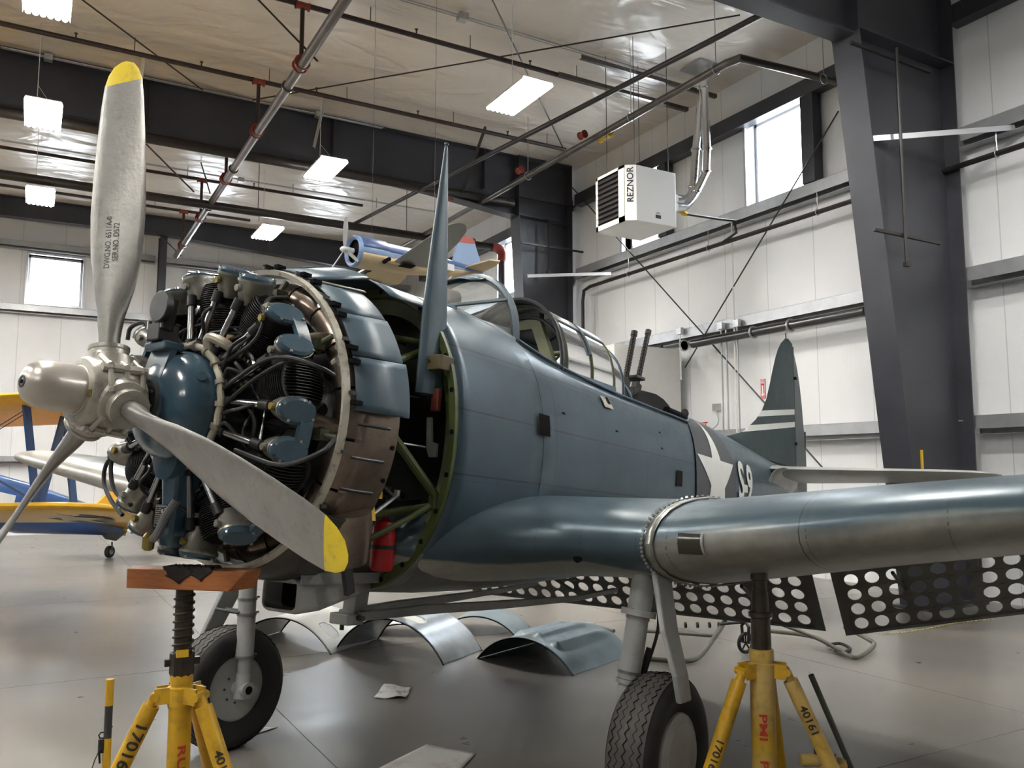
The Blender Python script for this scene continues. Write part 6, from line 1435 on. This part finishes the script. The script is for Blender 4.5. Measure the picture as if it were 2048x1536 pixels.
# tow bar, trolley and chain beyond the wing flaps
TB = mat('olive_grey_tube', (.12, .12, .095), .45, var=.2)
def zp(px, py, z): return PX(px, py, z=z)
t = thing('tow_bar', tuple(gp(1700, 1310)), 'bent olive grey tube tow bar on the floor under the wing flaps', 'tow bar')
obj('tube_frame', M().tube(smooth_path([zp(1540, 1262, .06), zp(1620, 1272, .06), zp(1660, 1290, .04), zp(1700, 1313, .03), zp(1722, 1312, .03), zp(1748, 1290, .05), zp(1735, 1278, .08), zp(1690, 1255, .10)], 4), .022, 10), TB, t)
obj('tube_frame', M().tube(smooth_path([zp(1560, 1248, .25), zp(1630, 1275, .12), zp(1690, 1305, .04)], 4), .016, 8), TB, t)
obj('hose_loop', M().tube(smooth_path([zp(1655, 1290, .03), zp(1680, 1287, .03), zp(1700, 1297, .02), zp(1690, 1304, .02), zp(1670, 1300, .02)], 5), .016, 8), BLKR, t)
t = thing('engine_stand', tuple(gp(1400, 1325)), 'olive grey tubular stand with small wheels behind the port wheel', 'stand')
obj('tube_frame', M().tube(smooth_path([zp(1300, 1318, .03), zp(1370, 1322, .03), zp(1400, 1312, .05), zp(1425, 1280, .12), zp(1445, 1250, .22), zp(1452, 1235, .30)], 5), .024, 10), TB, t)
obj('tube_frame', M().tube([zp(1432, 1272, .14), zp(1350, 1266, .12), zp(1290, 1262, .10)], .018, 10), TB, t)
obj('tube_frame', M().tube([zp(1228, 1262, .03), zp(1170, 1246, .03), zp(1200, 1300, .02), zp(1240, 1306, .02)], .02, 10), TB, t)
for px_ in (1371, 1395, 1419, 1438):
    q = zp(px_, 1250, .07); obj('caster_wheel', M().tube([q - CR * .012, q + CR * .012], .032, 14), BLKR, t)
t = thing('trolley_wheel', tuple(gp(1492, 1307)), 'spoked cast iron trolley wheel behind the wing jack', 'wheel')
q = gp(1492, 1308); Rr = .105; q.z = Rr + .002; wa = (CR * .45 + CF * -.89).normalized(); wu = Vector((0, 0, 1)); ws = wa.cross(wu)
obj('wheel_rim', M().tube([q + (wu * cos(k * pi / 16) + ws * sin(k * pi / 16)) * (Rr - .018) for k in range(33)], .018, 8, cap=False), BLKR, t)
for k in range(5): a = k * 2 * pi / 5; obj('wheel_spoke', M().tube([q, q + (wu * cos(a) + ws * sin(a)) * (Rr - .02)], .009, 6), BLKR, t)
obj('wheel_fork', M().tube([q + wa * .04, q + wa * .05 + Vector((0, 0, .16)), q + wa * 0 + Vector((0, 0, .20)), q + CR * -.25 + Vector((0, 0, .18))], .016, 8).tube([q - wa * .04, q - wa * .05 + Vector((0, 0, .16)), q + Vector((0, 0, .20))], .016, 8), DGREY, t)
m = M(); pth = smooth_path([zp(1700, 1258, .16), zp(1730, 1266, .01), zp(1780, 1267, .01), zp(1850, 1258, .01), zp(1910, 1246, .01), zp(1990, 1238, .01)], 10)
for i in range(0, len(pth) - 1):
    a, b = pth[i], pth[i + 1]; n = max(1, int((b - a).length / .035))
    for k in range(n): p, q = a.lerp(b, k / n), a.lerp(b, (k + .55) / n); m.tube([p, q], .008, 5)
o = single('barrier_chain', m, mat('yellow_plastic_chain', (.45, .40, .16), .5), 'pale yellow plastic chain lying on the floor under the outer wing', 'chain'); o['kind'] = 'stuff'

# ================================================================== BIPLANE AT THE LEFT
BYEL = mat('biplane_yellow', (.70, .40, .02), .35, var=.05); BBLU = mat('biplane_blue', (.012, .055, .19), .28, var=.08, coat=.4)
tl = PX(217, 1116, z=0); hb_ = YAW + radians(16); ab = radians(12)
BA = Vector((sin(hb_) * cos(ab), cos(hb_) * cos(ab), -sin(ab))); BP = Vector((cos(hb_), -sin(hb_), 0)); BU = BP.cross(BA)
B0 = Vector((tl.x, tl.y, .02)) - BA * 5.6 + BU * .12       # centre of the lower wing's leading edge
def TB_(v): return B0 + BA * v[0] + BP * v[1] + BU * v[2]
bp = thing('biplane', (B0.x, B0.y, 0), 'yellow and blue biplane trainer cut by the left edge of the picture', 'aircraft')
def bpart(name, m, mt, parent=bp, **k): m.T = TB_; return obj(name, m, mt, parent, **k)
def bwing(zl, x0, span, c, name):
    R = []
    for s_ in (-span, -span + .12, -span + .4, -span + .9, 0, span - .9, span - .4, span - .12, span):
        d = (span - abs(s_)); k = 1 if d >= .9 else sqrt(max(.04, 1 - ((.9 - d) / .92) ** 2)); r = foil(x0 + c * (1 - k) * .45, zl + .02 * abs(s_), c * k, .11, s_, n=12, camb=.02, inc=0); R.append(r)
    return bpart(name, M().loft(R), BYEL, ang=60)
lw = bwing(-.05, 0, 4.75, 1.45, 'lower_wing'); uw = bwing(1.30, -.62, 4.75, 1.45, 'upper_wing')
nt_ = 30
bpart('roundel', M().lathe([(0, .55), (.004, .55)], (.72, 3.55, -.02), (0, 0, -1), nt_), mat('biplane_roundel', (.05, .045, .05), .5), lw, sm=False)
st5 = []
for k in range(10): r_ = .53 if k % 2 == 0 else .21; a = pi / 2 + k * pi / 5; st5.append((.72 + r_ * cos(a), 3.55 + r_ * sin(a), -.030))
bpart('star', M().prism(st5, (0, 0, -.003)), mat('biplane_star', (.50, .42, .28), .5), lw, sm=False)
bf = []
for x, w_, z0, z1 in ((-1.15, .28, .28, .85), (-.8, .42, .12, .98), (-.2, .45, .02, 1.05), (.8, .42, .0, 1.02), (1.8, .38, .05, .98), (3.2, .30, .03, .95), (4.6, .18, .20, .84), (5.8, .06, .34, .66)):
    bf.append([Vector((x, w_ * cos(a) * (abs(cos(a)) ** -.25 if abs(cos(a)) > .01 else 1), (z0 + z1) / 2 + (z1 - z0) / 2 * sin(a))) for a in [2 * pi * k / 20 for k in range(20)]])
bpart('fuselage', M().loft(bf), BBLU, ang=60)
bpart('radial_engine', M().lathe([(0, .2), (.05, .45), (.3, .5), (.35, .3)], (-1.5, 0, .56), (1, 0, 0), 24), DGREY)
bpart('tail_fin', M().prism([(4.7, -.02, .55), (5.3, -.02, 1.25), (5.9, -.02, 1.35), (6.05, -.02, .9), (5.95, -.02, .35)], (0, .04, 0)), BYEL, sm=False, bevel=.01)
bpart('tailplane', M().prism([(4.8, -.3, .50), (5.0, -1.45, .50), (5.4, -1.6, .50), (5.85, -1.3, .50), (5.95, 0, .50), (5.85, 1.3, .50), (5.4, 1.6, .50), (5.0, 1.45, .50), (4.8, .3, .50)], (0, 0, .04)), BYEL, sm=False, bevel=.01)
for s_ in (-3.35, 3.35):
    for x0, x1 in ((.25, -.30), (.95, .40), (.30, .38)): bpart('interplane_strut', M().bar((x0, s_, .05), (x1, s_, 1.36), .11, .035, (0, 1, 0)), BBLU, sm=False)
for s_ in (-.42, .42):
    for x0, x1 in ((-.2, -.35), (.5, .45)): bpart('cabane_strut', M().bar((x0, s_ * .8, .9), (x1, s_ * 1.2, 1.36), .08, .03, (0, 1, 0)), BBLU, sm=False)
for sg in (1, -1):
    for off in (0, .07):
        bpart('flying_wire', M().tube([(.25 + off, .5 * sg, .1), (-.15 + off, 3.3 * sg, 1.36)], .006, 5), ROD); bpart('flying_wire', M().tube([(.3 + off, 3.3 * sg, .1), (-.2 + off, .5 * sg, 1.36)], .006, 5), ROD)
wz = lambda v: v
for sg in (1, -1):
    wcen = Vector((-.35, 1.0 * sg, -.0)); wd_ = TB_(wcen); dz = (.30 - wd_.z) / BU.z; wcen.z += dz
    bpart('main_wheel', M().lathe([(-.09, .1), (-.1, .22), (-.06, .29), (0, .30), (.06, .29), (.1, .22), (.09, .1)], wcen, (0, 1, 0), 28), RUBB); bpart('gear_leg', M().bar(wcen + Vector((0, -.12 * sg, 0)), (-.3, .42 * sg, .2), .16, .07, (0, 1, 0)), BBLU, sm=False)
wcen = Vector((5.6, 0, 0)); wd_ = TB_(wcen); wcen.z += (.125 - wd_.z) / BU.z
tw_ = bpart('tail_wheel', M().lathe([(-.04, .05), (-.045, .10), (-.025, .122), (.025, .122), (.045, .10), (.04, .05)], wcen, (0, 1, 0), 24), RUBB)
bpart('wheel_hub', M().lathe([(-.046, .055), (-.05, .02), (.05, .02), (.046, .055)], wcen, (0, 1, 0), 16), GULL, tw_)
bpart('tail_wheel_fairing', M().loft([[Vector((5.1, -.09, .45)), Vector((5.1, .09, .45)), Vector((5.95, .05, .45)), Vector((5.95, -.05, .45))], [Vector((5.45, -.04, .22)), Vector((5.45, .04, .22)), Vector((5.7, .03, .22)), Vector((5.7, -.03, .22))]]).bar(wcen + Vector((0, .06, .0)), wcen + Vector((-.02, .03, .2)), .04, .015, (0, 1, 0)), mat('grey_fairing', (.07, .075, .08), .5), sm=False, bevel=.015)
bpart('number_patch', M().bb((2.2, .355, .35), (2.7, .36, .62)), WHT, sm=False)

# ================================================================== HANGING MODEL PLANE
MBL = mat('model_blue', (.07, .115, .25), .35, var=.06); MLB = mat('model_light_blue', (.18, .28, .46), .4); MCR = mat('model_cream', (.55, .42, .25), .5, var=.04); MGR = mat('model_grey', (.27, .265, .24), .5)
hm_ = YAW + radians(50); N0 = CP(-1.80, 9.05, 4.20)
MAx = Vector((sin(hm_), cos(hm_), 0)); MPt = Vector((cos(hm_), -sin(hm_), 0)); MUp = Vector((0, 0, 1))
_rl = radians(6); MPt, MUp = MPt * cos(_rl) + MUp * sin(_rl) * 1, MUp * cos(_rl) - MPt * sin(_rl)
def TM(v): return N0 + MAx * v[0] + MPt * v[1] + MUp * v[2]
mp_ = thing('model_airplane', tuple(N0), 'blue and cream gull winged model airplane hung from the roof behind the antenna mast', 'model airplane')
def mpart(name, m, mt, parent=mp_, **k): m.T = TM; return obj(name, m, mt, parent, **k)
secs = [(.06, .165, .165, 0), (.09, .178, .178, 0), (.2, .182, .182, 0), (.42, .17, .175, 0), (.44, .155, .165, .0), (.8, .14, .155, .0), (1.2, .105, .12, .01), (1.6, .06, .075, .02), (1.9, .025, .035, .03)]
def half(z0, name, mt, a0, a1):
    m = M(); m.grid(lambda s_, a: Vector((s_[0], s_[1] * sin(a), s_[3] + s_[2] * cos(a))), secs, [a0 + (a1 - a0) * k / 14 for k in range(15)]); return mpart(name, m, mt, ang=60, thick=.004)
half(0, 'upper_fuselage', MBL, -1.55, 1.55); half(0, 'lower_fuselage', MCR, 1.9, 2 * pi - 1.9); half(0, 'fuselage_band', MLB, 1.55, 1.9); half(0, 'fuselage_band', MLB, -1.9, -1.55)
mpart('cowl_lip', M().lathe([(.07, .13), (.045, .15), (.04, .165), (.06, .18), (.09, .178)], (0, 0, 0), (1, 0, 0), 28, cap=False), MLB)
mpart('model_engine', M().lathe([(.10, .16), (.11, .04), (.06, .03)], (0, 0, 0), (1, 0, 0), 20), DARKIN)
for k in range(3):
    a = radians(8 + 120 * k); d = Vector((0, sin(a), cos(a))); e = Vector((0, cos(a), -sin(a)))
    mpart('model_propeller_blade', M().loft([[d * r + e * w_ + Vector((-.04 + w_ * .5, 0, 0)), d * r - e * w_ + Vector((-.04 - w_ * .5, 0, 0)), d * r - e * w_ + Vector((-.05 - w_ * .5, 0, 0)), d * r + e * w_ + Vector((-.05 + w_ * .5, 0, 0))] for r, w_ in ((.02, .012), (.12, .024), (.25, .026), (.33, .018), (.36, .006))]), mat('model_prop_grey', (.30, .30, .30), .4) if k == 0 else bpy.data.materials['model_prop_grey'], sm=False)
mpart('spinner', M().lathe([(-.10, .012), (-.08, .03), (-.02, .035), (0.06, .03)], (0, 0, 0), (1, 0, 0), 16), WHITEP)
for sg in (1, -1):
    R = []
    for s_, xl, c, z in ((.08, .36, .50, -.06), (.20, .36, .50, -.13), (.34, .37, .49, -.17), (.6, .40, .45, -.12), (.9, .46, .38, -.05), (1.1, .52, .28, .0), (1.18, .58, .16, .02), (1.21, .64, .05, .03)):
        R.append([Vector((p.x, p.y * sg, p.z)) for p in foil(xl, z, c, .10, s_, n=10, inc=0)])
    mpart('inner_wing', M().loft(R[:3]), MCR, ang=50); w_ = mpart('outer_wing', M().loft(R[2:]), MGR, ang=50)
    mpart('wheel_well', M().box((.52, .36 * sg, -.205), (.16, .10, .012)), DARKIN, sm=False); mpart('intake', M().box((.36, .2 * sg, -.12), (.03, .13, .035)), DARKIN, sm=False)
    mpart('tailplane', M().prism([(1.55, .03 * sg, .03), (1.66, .42 * sg, .03), (1.80, .44 * sg, .03), (1.86, .30 * sg, .03), (1.86, .03 * sg, .03)], (0, 0, .02)), MCR, sm=False, bevel=.004)
tf = mpart('tail_fin', M().prism([(1.40, -.012, .08), (1.52, -.010, .40), (1.76, -.010, .44), (1.88, -.01, .05)], (0, .024, 0)), MLB, sm=False, bevel=.006)
mpart('red_fin_tip', M().prism([(1.505, -.014, .36), (1.52, -.014, .42), (1.58, -.014, .46), (1.70, -.014, .47), (1.76, -.014, .44), (1.775, -.014, .38)], (0, .028, 0)), REDF, tf, sm=False, bevel=.004)
dk = mpart('model_roundel', M().lathe([(0, .10), (.004, .10)], (1.12, .118, -.03), (0, 1, -.25), 24), MBL, sm=False)
stp = [Vector((1.12 + (.095 if k % 2 == 0 else .038) * cos(pi / 2 + k * pi / 5), .124 + .0, -.03 + (.095 if k % 2 == 0 else .038) * sin(pi / 2 + k * pi / 5))) for k in range(10)]
for p in stp: p.y += (p.z + .03) * .25
mpart('model_star', M().prism(stp, (0, .003, 0)), WHT, dk, sm=False)
mpart('model_star_bar', M().prism([(1.22, .108, .02), (1.36, .095, .02), (1.36, .092, -.06), (1.22, .105, -.06)], (0, .012, 0)), WHT, dk, sm=False)
mpart('tail_hook', M().tube([(1.84, 0, 0), (1.90, 0, -.06)], .006, 5), ROD)
for v in ((.30, 0, .17), (1.15, 0, .12)):
    q = TM(Vector(v)); m = M().tube([q, (q.x, q.y, ZC - .01)], .002, 5); obj('hanging_wire', m, GREYP, mp_)
# a much smaller model by the corner window
q = PX(1014, 598, y=18.2); hm2 = q
t = thing('small_model_airplane', tuple(q), 'tiny dark model airplane hanging in front of the far side window', 'model airplane')
obj('model_body', M().tube([q + CR * -.22 + Vector((0, 0, .12)), q + CR * .2 + Vector((0, 0, -.06))], [.03, .012], 8), DGREY, t)
obj('model_wings', M().bar(q + CR * -.1 + CF * -.35 + Vector((0, 0, .02)), q + CR * .05 + CF * .35 + Vector((0, 0, .08)), .10, .012), DGREY, t, sm=False)
obj('hanging_wire', M().tube([q, (q.x, q.y, ZC - .01)], .003, 4), ROD, t)
